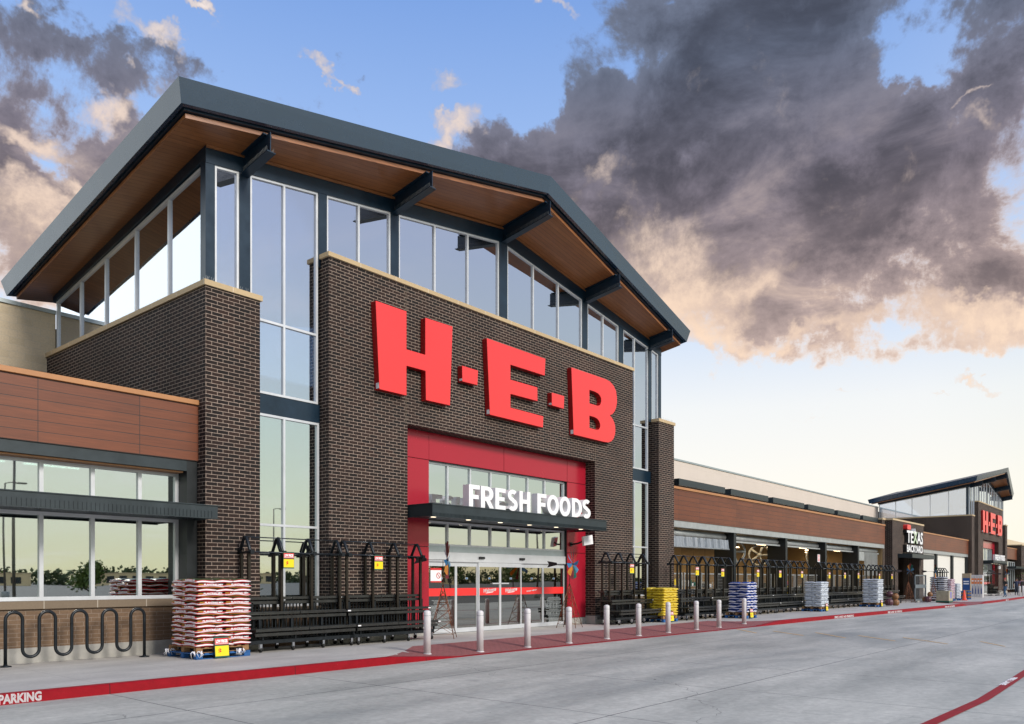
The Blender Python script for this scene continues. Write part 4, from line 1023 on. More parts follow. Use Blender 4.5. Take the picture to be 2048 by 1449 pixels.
R1 = [(9.77, 0.02, 1.0, 'empty black display rack beside the pallet of red and white planting mix'), (12.47, .02, 1.0, 'empty black display rack left of the glass doors, against the brick wall'),
      (23.85, -.25, 1.0, 'empty black display rack just right of the glass doors, left of the yellow bags'),
      (28.25, -.55, .97, 'empty black display rack just right of the yellow bags'), (30.75, -.55, .97, 'empty black display rack between the yellow bags and the blue bags'),
      (34.6, -.5, 1.04, 'empty black display rack just right of the blue and white bags'), (37.4, -.5, 1.04, 'second empty black rack between the blue bags and the nearer white bags'), (40.2, -.5, 1.0, 'empty black display rack behind the nearer white bag pallet'),
      (44.6, -.5, 1.04, 'empty black display rack just right of the nearer white bag pallet'), (47.4, -.5, 1.04, 'empty black display rack just left of the farther white bag pallet'), (50.2, -.5, 1.04, 'empty black display rack behind the farther white bag pallet'),
      (53.9, -.5, 1.0, 'empty black display rack right of the farther white bag pallet'), (56.7, -.5, 1.0, 'last empty black display rack before the pumpkins and pavilion'),
      (72.0, -.6, 1.0, 'empty black display rack beyond the pavilion windmill'), (92.0, -1.0, .8, 'empty black display rack standing before the far tower doors')]
for i, (x, y, s, n) in enumerate(R1):
    o = rk if i == 0 else copy_tree(rk); o.location = (x, y, 0); o.scale = (s, 1, 1); tag(o, n, 'display rack', GR)

# price signs
def price_sign(w=.30, h=.40):
    r = empty('price_sign', (0, 0, 0))
    MB().box(-w / 2, w / 2, 0, .012, 0, h).build('board', SGREEN, r)
    MB().box(-w / 2 + .008, w / 2 - .008, -.003, 0, h * .62, h * .93).build('red_panel', SRED, r)
    MB().box(-w / 2 + .008, w / 2 - .008, -.003, 0, h * .07, h * .56).build('yellow_panel', SYEL, r)
    t = text_mb('LOW PRICES', h * .20, lambda a, b, d: (a, -.006 + d, h * .72 + b), .002, .005, align='CENTER', width=w * .82)
    t.box(-w / 2 + .012, w / 2 - .012, -.006, -.003, h * .655, h * .675); t.build('lettering', SWHITE, r)
    t = text_mb('$', h * .30, lambda a, b, d: (a - w * .15, -.006 + d, h * .22 + b), .002, .004, align='CENTER'); t.build('dollar_mark', SRED, r)
    return r
ps = price_sign()
GS = 'small LOW PRICES signs'
first = [True]
def place_sign(x, y, z, n, s=1.0, rz=0, tilt=0):
    o = ps if first[0] else copy_tree(ps); first[0] = False
    o.location = (x, y, z); o.scale = (s, 1, s); o.rotation_euler = (tilt, 0, rz); tag(o, n, 'price sign', GS)
for px, py, Y, n in ((577.6, 1137.5, -.56, 'left LOW PRICES sign hanging on the rack by the planting mix'), (757.5, 1140.5, -.56, 'LOW PRICES sign hanging on the rack nearest the doors'),
                   (1264, 1148, -.83, 'LOW PRICES sign on the rack just right of the doors'), (1394.5, 1152, -1.12, 'left LOW PRICES sign on the racks between yellow and blue bags'), (1445.5, 1154.5, -1.12, 'right LOW PRICES sign on the racks between yellow and blue bags'),
                   (1516, 1155, -1.07, 'first LOW PRICES sign on the racks right of the blue bags'), (1560.5, 1156, -1.07, 'second LOW PRICES sign on the racks right of the blue bags'), (1604, 1156.5, -1.07, 'third LOW PRICES sign, left of the nearer white bags'),
                   (1659, 1158, -1.07, 'first LOW PRICES sign right of the nearer white bags'), (1690, 1158, -1.07, 'second LOW PRICES sign between the two white bag pallets'), (1717, 1158, -1.07, 'LOW PRICES sign above the farther white bags, left one'),
                   (1759, 1159, -1.07, 'LOW PRICES sign just right of the farther white bags'), (1784, 1159, -1.07, 'last LOW PRICES sign, beside the pavilion corner')):
    x, z = at(px, py, Y); place_sign(x, Y, z, n, .95)

# bags on pallets ---------------------------------------
BW = vary(mat('bag_white_film', (.80, .78, .81), .32), .06, 9, bump=.4); BR = vary(mat('bag_red_film', (.50, .012, .022), .32), .15, 9, bump=.3); BG = vary(mat('bag_green_print', (.055, .075, .03), .35), .5, 14); BO = mat('bag_gold_print', (.40, .19, .02), .35)
BY = vary(mat('bag_yellow_film', (.80, .58, .02), .35), .1, 8, bump=.3); BYP = vary(mat('bag_yellow_print', (.60, .40, .05), .35), .9, 26)
BB_ = vary(mat('bag_blue_film', (.02, .055, .26), .35), .4, 12, bump=.3); BL = vary(mat('bag_violet_print', (.20, .18, .42), .35), .4, 14); BS = vary(mat('bag_silver_film', (.78, .82, .87), .35), .15, 12, bump=.3); BSG = vary(mat('bag_grey_print', (.30, .34, .38), .35), .4, 16)
BD = vary(mat('bag_dark_grey_film', (.10, .10, .12), .35), .3, 12); BM = vary(mat('bag_maroon_film', (.28, .03, .07), .35), .5, 14)
def bag_mesh(name, Lx, Ly, Hh, pick, mats, seed):
    rnd = random.Random(seed); nx, ny, nz = 9, 7, 4; v = []; idx = {}; f = []; mi = []
    ph = [rnd.uniform(0, 6) for _ in range(6)]
    def P(i, j, k):
        key = (i, j, k)
        if key in idx: return idx[key]
        u, w, t = 2 * i / nx - 1, 2 * j / ny - 1, 2 * k / nz - 1
        eu = (1 - abs(u) ** 5) ** .5 if abs(u) < 1 else 0; ew = (1 - abs(w) ** 5) ** .5 if abs(w) < 1 else 0
        th = max(.55, eu * .6 + .4) * max(.70, ew * .6 + .4)
        bul = 1 - .05 * t * t
        x = u * Lx / 2 * (1 - .05 * t * t) ; y = w * Ly / 2 * (1 - .10 * t * t)
        z = t * Hh / 2 * th + .006 * math.sin(u * 5 + ph[0]) * (1 - abs(t)) + .007 * math.sin(u * 4 + w * 3 + ph[1]) - .010 * (u * u) 
        x += .006 * math.sin(t * 5 + w * 7 + ph[2]); y += .006 * math.sin(u * 8 + ph[3])
        idx[key] = len(v); v.append((x, y, z + Hh / 2)); return idx[key]
    def add(a, m): f.append(a); mi.append(m)
    for i in range(nx):
        for j in range(ny):
            add((P(i, j, 0), P(i, j + 1, 0), P(i + 1, j + 1, 0), P(i + 1, j, 0)), pick('b', 0)); add((P(i, j, nz), P(i + 1, j, nz), P(i + 1, j + 1, nz), P(i, j + 1, nz)), pick('t', 0))
    for k in range(nz):
        for i in range(nx):
            add((P(i, 0, k), P(i + 1, 0, k), P(i + 1, 0, k + 1), P(i, 0, k + 1)), pick('long', k)); add((P(i, ny, k), P(i, ny, k + 1), P(i + 1, ny, k + 1), P(i + 1, ny, k)), pick('long', k))
        for j in range(ny):
            add((P(0, j, k), P(0, j, k + 1), P(0, j + 1, k + 1), P(0, j + 1, k)), pick('short', k)); add((P(nx, j, k), P(nx, j + 1, k), P(nx, j + 1, k + 1), P(nx, j, k + 1)), pick('short', k))
    mb = MB(); mb.faces(v, f, 0, True); mb.mi = mi
    return mb.mesh(name, mats)
def pick_red(s, k): return {'b': 1, 't': 2, 'long': (1, 0, 1, 1)[k], 'short': (1, 0, 0, 1)[k]}[s]
def pick_gen(s, k): return {'b': 0, 't': 1, 'long': (0, 1, 1, 0)[k], 'short': (0, 0, 1, 0)[k]}[s]
def pick_end(s, k): return {'b': 1, 't': 1, 'long': (1, 1, 0, 1)[k], 'short': (0, 0, 0, 1)[k]}[s]
ORD = ['bottom', 'second', 'third', 'fourth', 'fifth', 'sixth', 'seventh', 'eighth', 'ninth', 'tenth', 'eleventh', 'twelfth', 'thirteenth', 'fourteenth', 'top']
def pallet(x, y, wx, wy, blue, label, h=.12):
    r = empty('pallet', (x, y, 0), 0, label, 'pallet', 'pallets under the bags')
    dk = MB()
    for k in range(7): a = -wx / 2 + k * (wx - .09) / 6; dk.box(a, a + .09, -wy / 2, wy / 2, h - .018, h)
    dk.build('deck_board', PALB if blue else PALW, r)
    for yy in (-wy / 2, -.06, wy / 2 - .1):
        b = MB(); b.box(-wx / 2, wx / 2, yy, yy + .1, 0, .015); b.box(-wx / 2, wx / 2, yy, yy + .1, h - .036, h - .02)
        for xx in (-wx / 2, -.07, wx / 2 - .14): b.box(xx, xx + .14, yy, yy + .1, .015, h - .036)
        b.build('bearer', PALB if blue else PALW, r, bevel=.004)
    return r
def bag_stack(px, Yf, rows, meshes, kind, where, group, Lb=.60, Wb=.40, Hb=.098, full=True, text=None, base=.245, K=1.0):
    """pallet stack, five bags to a layer turned alternately; px = photo column of the front right corner"""
    xr = ax(px, Yf); x0 = xr - 1.2 * K
    pallet(xr - .6 * K, Yf + .6 * K, 1.2 * K, 1.18 * K, True, 'blue pallet on the pavement under the ' + where)
    p2 = pallet(xr - .6 * K, Yf + .6 * K, 1.17 * K, 1.12 * K, False, 'brown wooden pallet directly under the ' + where); p2.location.z = .121
    rnd = random.Random(int(px))
    for k in range(rows):
        z = base + k * Hb * .93
        if k % 2 == 0: spots = [(x0 + .2 + i * .4, Yf + .3, 90, ('left', 'middle', 'right')[i] + ' end-on') for i in range(3)] + [(x0 + .3, Yf + .8, 0, 'back left')] + ([(x0 + .9, Yf + .8, 0, 'back right')] if full else [])
        else: spots = [(x0 + .3 + i * .6, Yf + .2, 0, ('left', 'right')[i] + ' long') for i in range(2)] + [(x0 + .2, Yf + .7, 90, 'back left')] + ([(x0 + .6, Yf + .7, 90, 'back middle'), (x0 + 1.0, Yf + .7, 90, 'back right')] if full else [])
        for x, y, rz, pos in spots:
            x, y = x0 + (x - x0) * K, Yf + (y - Yf) * K
            sc = K * (1.02 + rnd.uniform(-.02, .03)) * (Lb / .6)
            tp = 'topmost' if k == rows - 1 else ORD[min(k, 13)]
            o = bpy.data.objects.new('bag', rnd.choice(meshes)); col.objects.link(o)
            o.location = (x + rnd.uniform(-.015, .015), y + rnd.uniform(-.02, .015), z + rnd.uniform(-.004, .004)); o.scale = (sc, 1.03 * K, 1)
            o.rotation_euler = (rnd.uniform(-.02, .02), rnd.uniform(-.025, .025), R(rz) + rnd.uniform(-.04, .04))
            tag(o, f'{pos} {kind}, {tp} layer of the {where}', 'bag', group)
            if text:
                ob = bpy.data.objects.new('lettering', text); col.objects.link(ob); ob.parent = o
                if rz == 90: ob.rotation_euler = (0, 0, R(180))      # keep the words on the outer side
MR = [bag_mesh('bag', .60, .40, .105, pick_red, [BW, BR, BG, BO], s) for s in range(3)]
tm = text_mb('PLANTING MIX', .050, lambda a, b, d: (a + .05, -.204 + d, .058 + b * .8), .002, .0022, align='CENTER', width=.40)
tm.box(-.26, -.17, -.205, -.203, .060, .085, 1); tm.box(-.20, .26, -.2035, -.2015, .006, .014, 1)
TXT = tm.mesh('lettering', [SWHITE, BO])
bag_stack(501, -1.22, 15, MR, 'red and white bag', 'planting mix stack', 'planting mix bags', text=TXT)
x, z = at(448, 1311, -1.36); place_sign(x, -1.30, .02, 'LOW PRICES sign leaning on the pallet of planting mix', 1.05, 0, R(-6))
MY = [bag_mesh('bag', .60, .40, .11, pick_gen, [BY, BYP], s + 9) for s in range(3)]
bag_stack(1356, -1.40, 11, MY, 'yellow bag', 'yellow bag stack', 'yellow bags', full=False, Hb=.102, K=.9)
x, z = at(1346.5, 1240, -1.5); place_sign(x, -1.46, .02, 'LOW PRICES sign leaning on the yellow bag pallet', 1, 0, R(-6))
MBl = [bag_mesh('bag', .60, .40, .115, pick_end, [BW, BB_], s + 19) for s in range(3)]
bag_stack(1514, -2.55, 12, MBl, 'blue bag', 'blue and white bag stack', 'blue bags', full=False, Hb=.112, K=.82)
x, z = at(1503.5, 1232, -2.6); place_sign(x, -2.62, .02, 'LOW PRICES sign leaning on the blue bag pallet', 1, 0, R(-6))
MS = [bag_mesh('bag', .60, .40, .115, pick_gen, [BS, BSG], s + 29) for s in range(3)]
bag_stack(1657, -2.4, 12, MS, 'silvery bag', 'nearer white bag stack', 'white bags', full=False, Hb=.112, K=.85)
x, z = at(1656, 1222, -2.5); place_sign(x, -2.47, .02, 'LOW PRICES sign leaning on the nearer white bag pallet', 1, 0, R(-6))
bag_stack(1767, -2.6, 13, MS, 'silvery bag', 'farther white bag stack', 'white bags', full=False, Hb=.115, K=.88)
x, z = at(1762, 1215, -2.6); place_sign(x, -2.67, .02, 'LOW PRICES sign leaning on the farther white bag pallet', 1, 0, R(-6))
# plastic wrap tatters on the near pallet
x1 = ax(501, -1.22); rnd = random.Random(3)
for k, (x, y, n) in enumerate(((x1 - 1.2, -1.22, 'torn white wrap hanging at the near corner of the planting mix pallet'), (x1 - 1.22, -.15, 'torn white wrap at the back left corner of the planting mix pallet'), (x1 - .28, -1.23, 'torn white wrap right of the sign on the planting mix pallet'))):
    mb = MB()
    for q in range(9):
        a = rnd.uniform(-.10, .10); mb.tube([(x + a, y - .01, .17), (x + a + rnd.uniform(-.05, .05), y - .03, .12 + rnd.uniform(-.03, .03)), (x + a + rnd.uniform(-.06, .06), y - .02, .05 + rnd.uniform(-.03, .04))], .012, 5, r1=.003)
    tag(mb.build('plastic_wrap', PLASTIC), n, 'plastic wrap')

# garden windmills --------------------------------------
WC = [vary(mat('painted_tin_' + n, c, .35, .4), .35, 9) for n, c in (('blue', (.01, .16, .36)), ('ochre', (.55, .20, .01)), ('maroon', (.16, .01, .02)), ('green', (.01, .13, .10)), ('sky', (.12, .36, .60)))]
VANE = mat('dark_vane', (.02, .012, .016), .5, .4)
def windmill(x, y, face, hub=2.13, label='', nb=10, rot=0, tow=1.72):
    r = empty('garden_windmill', (x, y, 0), face, label, 'windmill', 'painted tin garden windmills')
    t = MB(); b = .34
    L4 = [(-b, -b), (b, -b), (b, b), (-b, b)]
    P = lambda k, h: (L4[k][0] * (1 - h / 1.5), L4[k][1] * (1 - h / 1.5), h)
    for k in range(4): t.tube([(L4[k][0], L4[k][1], 0), P(k, 1.46)], .010, 5)
    hs = [.12, .45, .75, .98, 1.16, 1.30]
    for h0, h1 in zip(hs, hs[1:]):
        for k in range(4): t.tube([P(k, h0), P((k + 1) % 4, h1)], .005, 4); t.tube([P((k + 1) % 4, h0), P(k, h1)], .005, 4); t.tube([P(k, h0), P((k + 1) % 4, h0)], .005, 4)
    t.build('lattice_tower', COPPER, r)
    MB().tube([(0, 0, 1.4), (0, 0, hub)], .010, 6).build('mast', COPPER, r)
    m = MB(); m.tube([(.12, 0, hub), (-.52, 0, hub)], .010, 5); m.prism([(-.45, hub - .03), (-.8, hub - .11), (-.74, hub), (-.8, hub + .11), (-.45, hub + .05)], -.004, .004)
    m.build('vane', VANE, r)
    wh = empty('wheel', (.12, 0, hub)); wh.parent = r
    for k in range(nb):
        a = rot + 2 * math.pi * k / nb; c, s = math.cos(a), math.sin(a); bl = MB(); tw = .035
        q = lambda rr, o, d: (d, rr * c - o * s, rr * s + o * c)
        bl.faces([q(.05, -.012, 0), q(.05, .012, 0), q(.24, .065, tw), q(.50, .085, tw), q(.52, .0, 0), q(.50, -.075, -tw), q(.24, -.055, -tw)], [(0, 1, 2, 3, 4, 5, 6)])
        bl.faces([(p[0] - .003, p[1], p[2]) for p in bl.v[:7]], [(6, 5, 4, 3, 2, 1, 0)])
        bl.build('blade', WC[k % 5], wh)
    MB().ball((0, 0, 0), .04, .04, .04).build('hub', VANE, wh)
    return r
def wx(px, Y): return ax(px, Y)
windmill(wx(886, -.75), -.75, R(-52), 2.14, 'tin garden windmill left of the doors, wheel seen almost edge on', rot=.2)
windmill(wx(1139, -.55), -.55, R(-74), 2.12, 'tin garden windmill with coloured wheel right of the doors', rot=.1)
windmill(wx(1817, -1.6), -1.6, R(-52), 2.2, 'tin garden windmill in the pavilion doorway behind the pumpkins', rot=.3)
windmill(wx(1867, -2.2), -2.2, R(-70), 2.2, 'tin garden windmill between the pavilion gate and the dark bag stack', rot=.5)
windmill(wx(2012, -2.2), -2.2, R(-60), 2.2, 'tin garden windmill behind the man in jeans at the far doors', rot=.5)

# galvanised fence panels behind the racks --------------
def fence_panel(w=1.5, h=1.9):
    r = empty('fence_panel', (0, 0, 0)); f = MB()
    f.box(-w / 2, -w / 2 + .06, 0, .05, 0, h + .02); f.box(w / 2 - .06, w / 2, 0, .05, 0, h + .02); f.box(-w / 2, w / 2, .005, .045, h - .06, h); f.box(-w / 2, w / 2, .005, .045, .1, .15)
    f.build('frame', GREYM, r); m = MB()
    for k in range(15): x = -w / 2 + .08 + k * (w - .16) / 14; m.box(x - .003, x + .003, .02, .026, .15, h - .06)
    for k in range(12): z = .2 + k * .14; m.box(-w / 2, w / 2, .026, .032, z, z + .006)
    m.build('mesh_panel', GREYM, r); return r
fp = fence_panel()
for i in range(18):
    o = fp if i == 0 else copy_tree(fp); x = 31.2 + i * 1.66
    if i > 0 and abs(((x - 30.05) % 6.3) - 0) < .4: x += .35
    o.location = (x, .78, 0)
    tag(o, 'galvanised mesh fence panel closing the garden centre bays behind the racks', 'fence', 'mesh fence panels in the garden centre')
# stock glimpsed behind the fence
cols_ = [BB_, BY, SGREEN, BS, BM, SWHITE, BD, PALW]
rnd = random.Random(5)
for i in range(16):
    x = 31.5 + i * 1.75; mb = MB(); hh = rnd.uniform(.9, 1.6)
    for s in range(4):
        z = .15 + s * hh / 4; mb.box(x - .5, x + .5, 1.9, 2.5, z, z + .025, 0)
        for q in range(5): a = x - .46 + q * .19; mb.box(a, a + rnd.uniform(.08, .16), 1.95, 2.3, z + .026, z + .026 + rnd.uniform(.1, hh / 4 - .06), 1 + rnd.randrange(2))
    for xx in (x - .5, x + .47): mb.box(xx, xx + .03, 1.9, 1.93, 0, hh + .1, 0)
    o = mb.build('stock_shelf', [GREYM, cols_[i % 8], cols_[(i + 3) % 8]])
    tag(o, 'low stock shelf with coloured goods half seen behind the mesh fence', 'shelf', 'stock shelves inside the garden centre')
# cardboard boxes, red and white notice
x, z = at(1690, 1150, 1.2)
o = MB().box(43.6, 44.4, 1.1, 1.7, .9, 2.5).build('cardboard_box', PALW, bevel=.01); tag(o, 'tall brown cardboard box behind the racks by the nearer white bags', 'box')
x, z = at(1633.5, 1117, .4)
n = empty('wall_notice', (x, .28, z), 0, 'red and white notice hanging by a black pier of the garden centre', 'notice')
MB().box(-.2, .2, 0, .01, -.22, .22).build('board', SWHITE, n)
mb = MB()
for k in range(5): mb.box(-.15, .15, -.003, 0, -.17 + k * .08, -.13 + k * .08)
mb.build('print', SRED, n)

# around the pavilion -----------------------------------
x = wx(1842, -1.7)
g = empty('gate_frame', (x, -1.7, 0), 0, 'grey framed mesh gate standing at the pavilion entrance', 'gate')
mb = MB(); gw, gh = 3.1, 1.95
mb.box(-gw / 2, -gw / 2 + .09, 0, .09, 0, gh); mb.box(gw / 2 - .09, gw / 2, 0, .09, 0, gh); mb.box(-gw / 2, gw / 2, .01, .08, gh - .09, gh); mb.box(-gw / 2, gw / 2, .01, .08, .12, .22); mb.box(-gw / 2, gw / 2, .01, .08, 1.0, 1.25)
GATEM = vary(mat('gate_grey', (.16, .19, .21), .5, .3), .15, 4); mb.build('frame', GATEM, g); mb = MB()
for k in range(20): a = -gw / 2 + .1 + k * .15; mb.box(a, a + .006, .03, .04, .2, gh - .08)
mb.build('mesh_panel', GREYM, g); MB().box(-gw / 2 - .1, gw / 2 + .1, -.15, .25, 0, .11).build('base_block', CONC, g)
PUM = vary(mat('pumpkin_skin', (.22, .10, .035), .5), .5, 6); POTD = vary(mat('dark_glazed_pot', (.09, .03, .04), .3), .5, 7)
k = 0
for (px, Y, z, r_, m_, n) in ((1778, -2.7, .26, .27, POTD, 'dark round pot at the foot of the last rack'), (1791, -2.8, .22, .25, PUM, 'ochre round pot by the pavilion doorway, lower one'), (1791, -2.8, .62, .22, PUM, 'ochre round pot by the pavilion doorway, upper one'),
                            (1779, -2.4, .74, .24, POTD, 'dark round pot stacked behind the last rack end'), (1856, -2.6, .25, .26, POTD, 'dark round pot right of the mesh gate'), (1860, -2.7, .62, .2, PUM, 'ochre round pot stacked right of the mesh gate'), (1851, -2.4, .24, .24, PUM, 'ochre round pot just behind the mesh gate')):
    x = wx(px, Y); r_ *= .86; z = z * .93; r = empty('pot', (x, Y, z - r_ * .85), 0, n, 'pot', 'round pots by the pavilion'); mb = MB()
    for a in range(10): mb.ball((.5 * r_ * math.cos(a * .628), .5 * r_ * math.sin(a * .628), r_ * .85), r_ * .55, r_ * .55, r_ * .85, 0, 8, 6)
    mb.build('body', m_, r); MB().lathe([(r_ * .5, 0), (r_ * .62, .05), (r_ * .5, .05)], 14, (0, 0, r_ * 1.6)).build('rim', m_, r)
# dark bags laid across, display of sacks, crates
MD = [bag_mesh('bag', .78, .5, .15, pick_end, [BS, BD], s + 39) for s in range(2)]
MM = [bag_mesh('bag', .62, .42, .13, pick_gen, [BS, BM], s + 49) for s in range(2)]
def far_stack(px, Yf, rows, meshes, kind, where, group, Hb, nfront=2, wb=.62, rz=0, z0=.14):
    xr = ax(px, Yf); pallet(xr - .6, Yf + .5, 1.2, 1.0, True, 'blue pallet under the ' + where); rnd = random.Random(int(px))
    for k in range(rows):
        for i in range(nfront):
            for j in range(2):
                o = bpy.data.objects.new('bag', rnd.choice(meshes)); col.objects.link(o)
                o.location = (xr - .3 - i * wb + rnd.uniform(-.02, .02), Yf + .25 + j * .5, z0 + k * Hb * .93); o.rotation_euler = (rnd.uniform(-.03, .03), rnd.uniform(-.05, .05), R(rz) + rnd.uniform(-.06, .06))
                tag(o, f'{("right", "left")[i]} {("front", "back")[j]} bag, {"topmost" if k == rows - 1 else ORD[min(k, 13)]} layer, {where}', 'bag', group)
far_stack(1897, -2.6, 12, MD, 'dark grey striped bag', 'dark grey bag stack beyond the pavilion', 'dark grey bags', .15)
far_stack(1911.5, -2.9, 12, MM, 'maroon and white bag', 'maroon bag stack beyond the pavilion', 'maroon bags', .135)
far_stack(1923.5, -2.9, 10, MS, 'white bag', 'small white bag stack beside the traffic cone', 'white bags beyond the pavilion', .125)
# low display bin
x = wx(1889, -3.3); r = empty('display_bin', (x, -3.3, 0), 0, 'low cream display bin in front of the dark grey bags', 'display bin')
MB().box(-.6, .6, -.4, .4, 0, .82).build('bin', vary(mat('cream_card', (.38, .35, .24), .6), .25, 4), r, bevel=.01); MB().box(-.3, .3, -.405, -.401, .3, .75).build('print', BL, r); MB().box(-.62, .62, -.42, .42, 0, .12).build('skirt', SGREEN, r)
# traffic cone
x = wx(1928.5, -3.2); r = empty('traffic_cone', (x, -3.2, 0), 0, 'orange traffic cone beside the stacked blue pallets', 'traffic cone')
MB().lathe([(.17, .03), (.15, .04), (.05, .78), (.03, .80)], 18).build('cone', ORANGE, r); MB().box(-.22, .22, -.22, .22, 0, .035).build('base', ORANGE, r, bevel=.01)
# stacked empty pallets
for k in range(5):
    x = wx(1944, -3.0); pallet(x - .3, -2.4, 1.2, 1.0, k % 2 == 0, ('bottom', 'second', 'third', 'fourth', 'topmost')[k] + ' empty pallet in the stack beside the traffic cone').location.z = .14 * k
    bpy.data.objects[-1]
# poster stand and tall printed cartons, their printed sides turned down the street towards the near tower
def yx(px, X): dx, dy = ray(px); return X / dx * dy - D
X = 78.6; ya_, yb_ = yx(1924, X), yx(1941, X)
r = empty('display_stand', (X, (ya_ + yb_) / 2, 0), 0, 'tan display stand with a blue poster behind the traffic cone', 'display stand'); w = abs(ya_ - yb_) / 2
MB().box(0, .4, -w, w, 0, 2.15).build('stand', vary(mat('kraft_card', (.36, .28, .19), .7), .1), r); MB().box(-.01, -.001, -w + .05, w - .05, .7, 1.75).build('poster', mat('poster_blue', (.01, .07, .26), .4), r)
mb = MB(); mb.box(-.014, -.011, -w + .12, w - .12, 1.4, 1.5); mb.box(-.014, -.011, -w + .12, w - .12, 1.2, 1.3); mb.build('print', SWHITE, r)
CART = vary(mat('carton_white', (.60, .57, .56), .5), .08, 3); CORG = mat('carton_orange', (.80, .22, .06), .5); CBLU = mat('carton_blue', (.04, .07, .22), .5)
X = 76.9; pxs = [1942, 1948.5, 1954, 1959.5, 1965.5]
for k in range(4):
    ya_, yb_ = sorted((yx(pxs[k], X), yx(pxs[k + 1], X))); w = (yb_ - ya_) / 2 - .01
    r = empty('carton', (X, (ya_ + yb_) / 2, 0), 0, ('leftmost', 'second', 'third', 'rightmost')[k] + ' tall white printed carton with an orange top panel', 'carton', 'tall printed cartons')
    MB().box(0, .45, -w, w, .10, 2.0).build('body', CART, r, bevel=.008); MB().box(-.004, -.001, -w + .012, w - .012, 1.25, 1.72).build('orange_panel', CORG, r)
    fn = lambda a, b, d: (d, a, b)
    MB().prism([(-w * .4, .4), (w * .4, .4), (w * .45, .75), (w * .12, .95), (w * .1, 1.08), (-w * .1, 1.08), (-w * .12, .95), (-w * .45, .75)], -.004, -.001, fn).build('printed_bottle', CBLU, r)
    MB().box(-.007, -.005, -w * .6, w * .6, 1.45, 1.55).build('print_band', SWHITE, r)

# people -------------------------------------------------
SKIN = vary(mat('skin', (.35, .19, .13), .5), .08, 9); HAIR = mat('dark_hair', (.015, .010, .008), .6)
def person(x, y, face, label, shirt, trousers, stride=.22, hat=None, pack=False, h=1.74, arm=0.0):
    r = empty('person', (x, y, 0), face, label, 'person'); k = h / 1.74
    V = []; E_ = []; RAD = []
    def add(p, rr, par=None):
        V.append((p[0] * k, p[1] * k, p[2] * k)); RAD.append((rr[0] * k, rr[1] * k) if isinstance(rr, tuple) else (rr * k, rr * k)); i = len(V) - 1
        if par is not None: E_.append((par, i))
        return i
    pel = add((0, 0, .95), (.15, .115)); wst = add((0, 0, 1.12), (.135, .10), pel); ch = add((.01, 0, 1.32), (.165, .115), wst); nk = add((0, 0, 1.48), .06, ch); hd1 = add((.015, 0, 1.56), (.072, .085), nk); hd2 = add((.015, 0, 1.66), (.070, .082), hd1)
    for s in (1, -1):
        sh = add((0, .17 * s, 1.42), .062, ch); el_ = add((-.04 + arm * s * .15, .25 * s, 1.15), .043, sh); wr = add((.08 + arm * s * .2, .25 * s, .92 + (.25 if arm and s > 0 else 0)), .030, el_)
        hb = add((.10 + arm * s * .2, .25 * s, .86 + (.25 if arm and s > 0 else 0)), (.034, .018), wr)
        for q in range(4): add((.105 + .018 * (q - 1.5) + arm * s * .2, .25 * s, .775 + .008 * abs(q - 1.5) + (.25 if arm and s > 0 else 0)), .009, hb)
        add((.145 + arm * s * .2, .245 * s, .83 + (.25 if arm and s > 0 else 0)), .010, wr)
        hp = add((0, .09 * s, .88), .095, pel); kn = add((stride * .45 * s + .04, .095 * s, .50), .065, hp); an = add((stride * s * 1.0 - .04, .095 * s, .10), .042, kn); add((stride * s + .12, .10 * s, .045), (.045, .035), an)
    me = bpy.data.meshes.new('body'); me.from_pydata(V, E_, []); o = bpy.data.objects.new('body', me); col.objects.link(o)
    sk = o.modifiers.new('s', 'SKIN'); sk.use_smooth_shade = True; o.modifiers.new('u', 'SUBSURF').levels = 1
    for i, (a, b) in enumerate(RAD): me.skin_vertices[0].data[i].radius = (a, b)
    me.skin_vertices[0].data[0].use_root = True
    bpy.context.view_layer.update()
    nm = bpy.data.meshes.new_from_object(o.evaluated_get(bpy.context.evaluated_depsgraph_get())); o.modifiers.clear(); o.data = nm; nm.name = 'body'
    for m in (SKIN, shirt, trousers, BLACK): nm.materials.append(m)
    for p in nm.polygons:
        c = p.center / k; ay_ = abs(c.y); p.use_smooth = True
        p.material_index = 3 if c.z < .09 else 2 if (c.z < .97 and ay_ < .2) else 1 if (c.z < 1.46 and (ay_ < .2 or c.z > 1.2)) else 0
    o.parent = r
    hm = MB(); hm.ball((0 * k, 0, 1.685 * k), .098 * k, .088 * k, .095 * k, 0, 12, 8); hm.build('hair', hat or HAIR, r)
    fm = MB()
    for s in (-.03, .03): fm.ball((.095 * k, s * k, 1.63 * k), .008, .010, .007)
    fm.ball((.104 * k, 0, 1.60 * k), .014, .012, .02, 1); fm.box(.088 * k, .098 * k, -.022, .022, 1.562 * k, 1.57 * k, 2)
    for s in (-.082, .082): fm.ball((.01 * k, s * k, 1.62 * k), .018, .01, .03, 1)
    fm.build('face', [BLACK, SKIN, mat('lips', (.3, .08, .07))], r)
    if pack: MB().box(-.30, -.13, -.15, .15, 1.02, 1.44).build('backpack', BLACK, r, bevel=.04)
    return r
TB = vary(mat('black_cloth', (.012, .014, .014), .85), .2, 8); TJ = vary(mat('blue_jeans', (.03, .085, .17), .85), .3, 9); TN = vary(mat('navy_cloth', (.02, .03, .07), .85), .2); TP = mat('mauve_cloth', (.22, .13, .22), .85); TK = mat('dark_trousers', (.02, .03, .05), .8)
person(wx(2010, -3.6), -3.6, R(150), 'person in black shirt, blue jeans and red cap walking by the far doors', TB, TJ, .26, mat('red_cap', (.4, .03, .03), .7), arm=.8)
person(wx(2033, -3.2), -3.2, R(200), 'person in navy shirt standing behind the two far bollards', TN, TK, .06)
person(wx(2043, -3.4), -3.4, R(30), 'person in mauve top with a black backpack at the right edge', TP, TK, .05, pack=True)

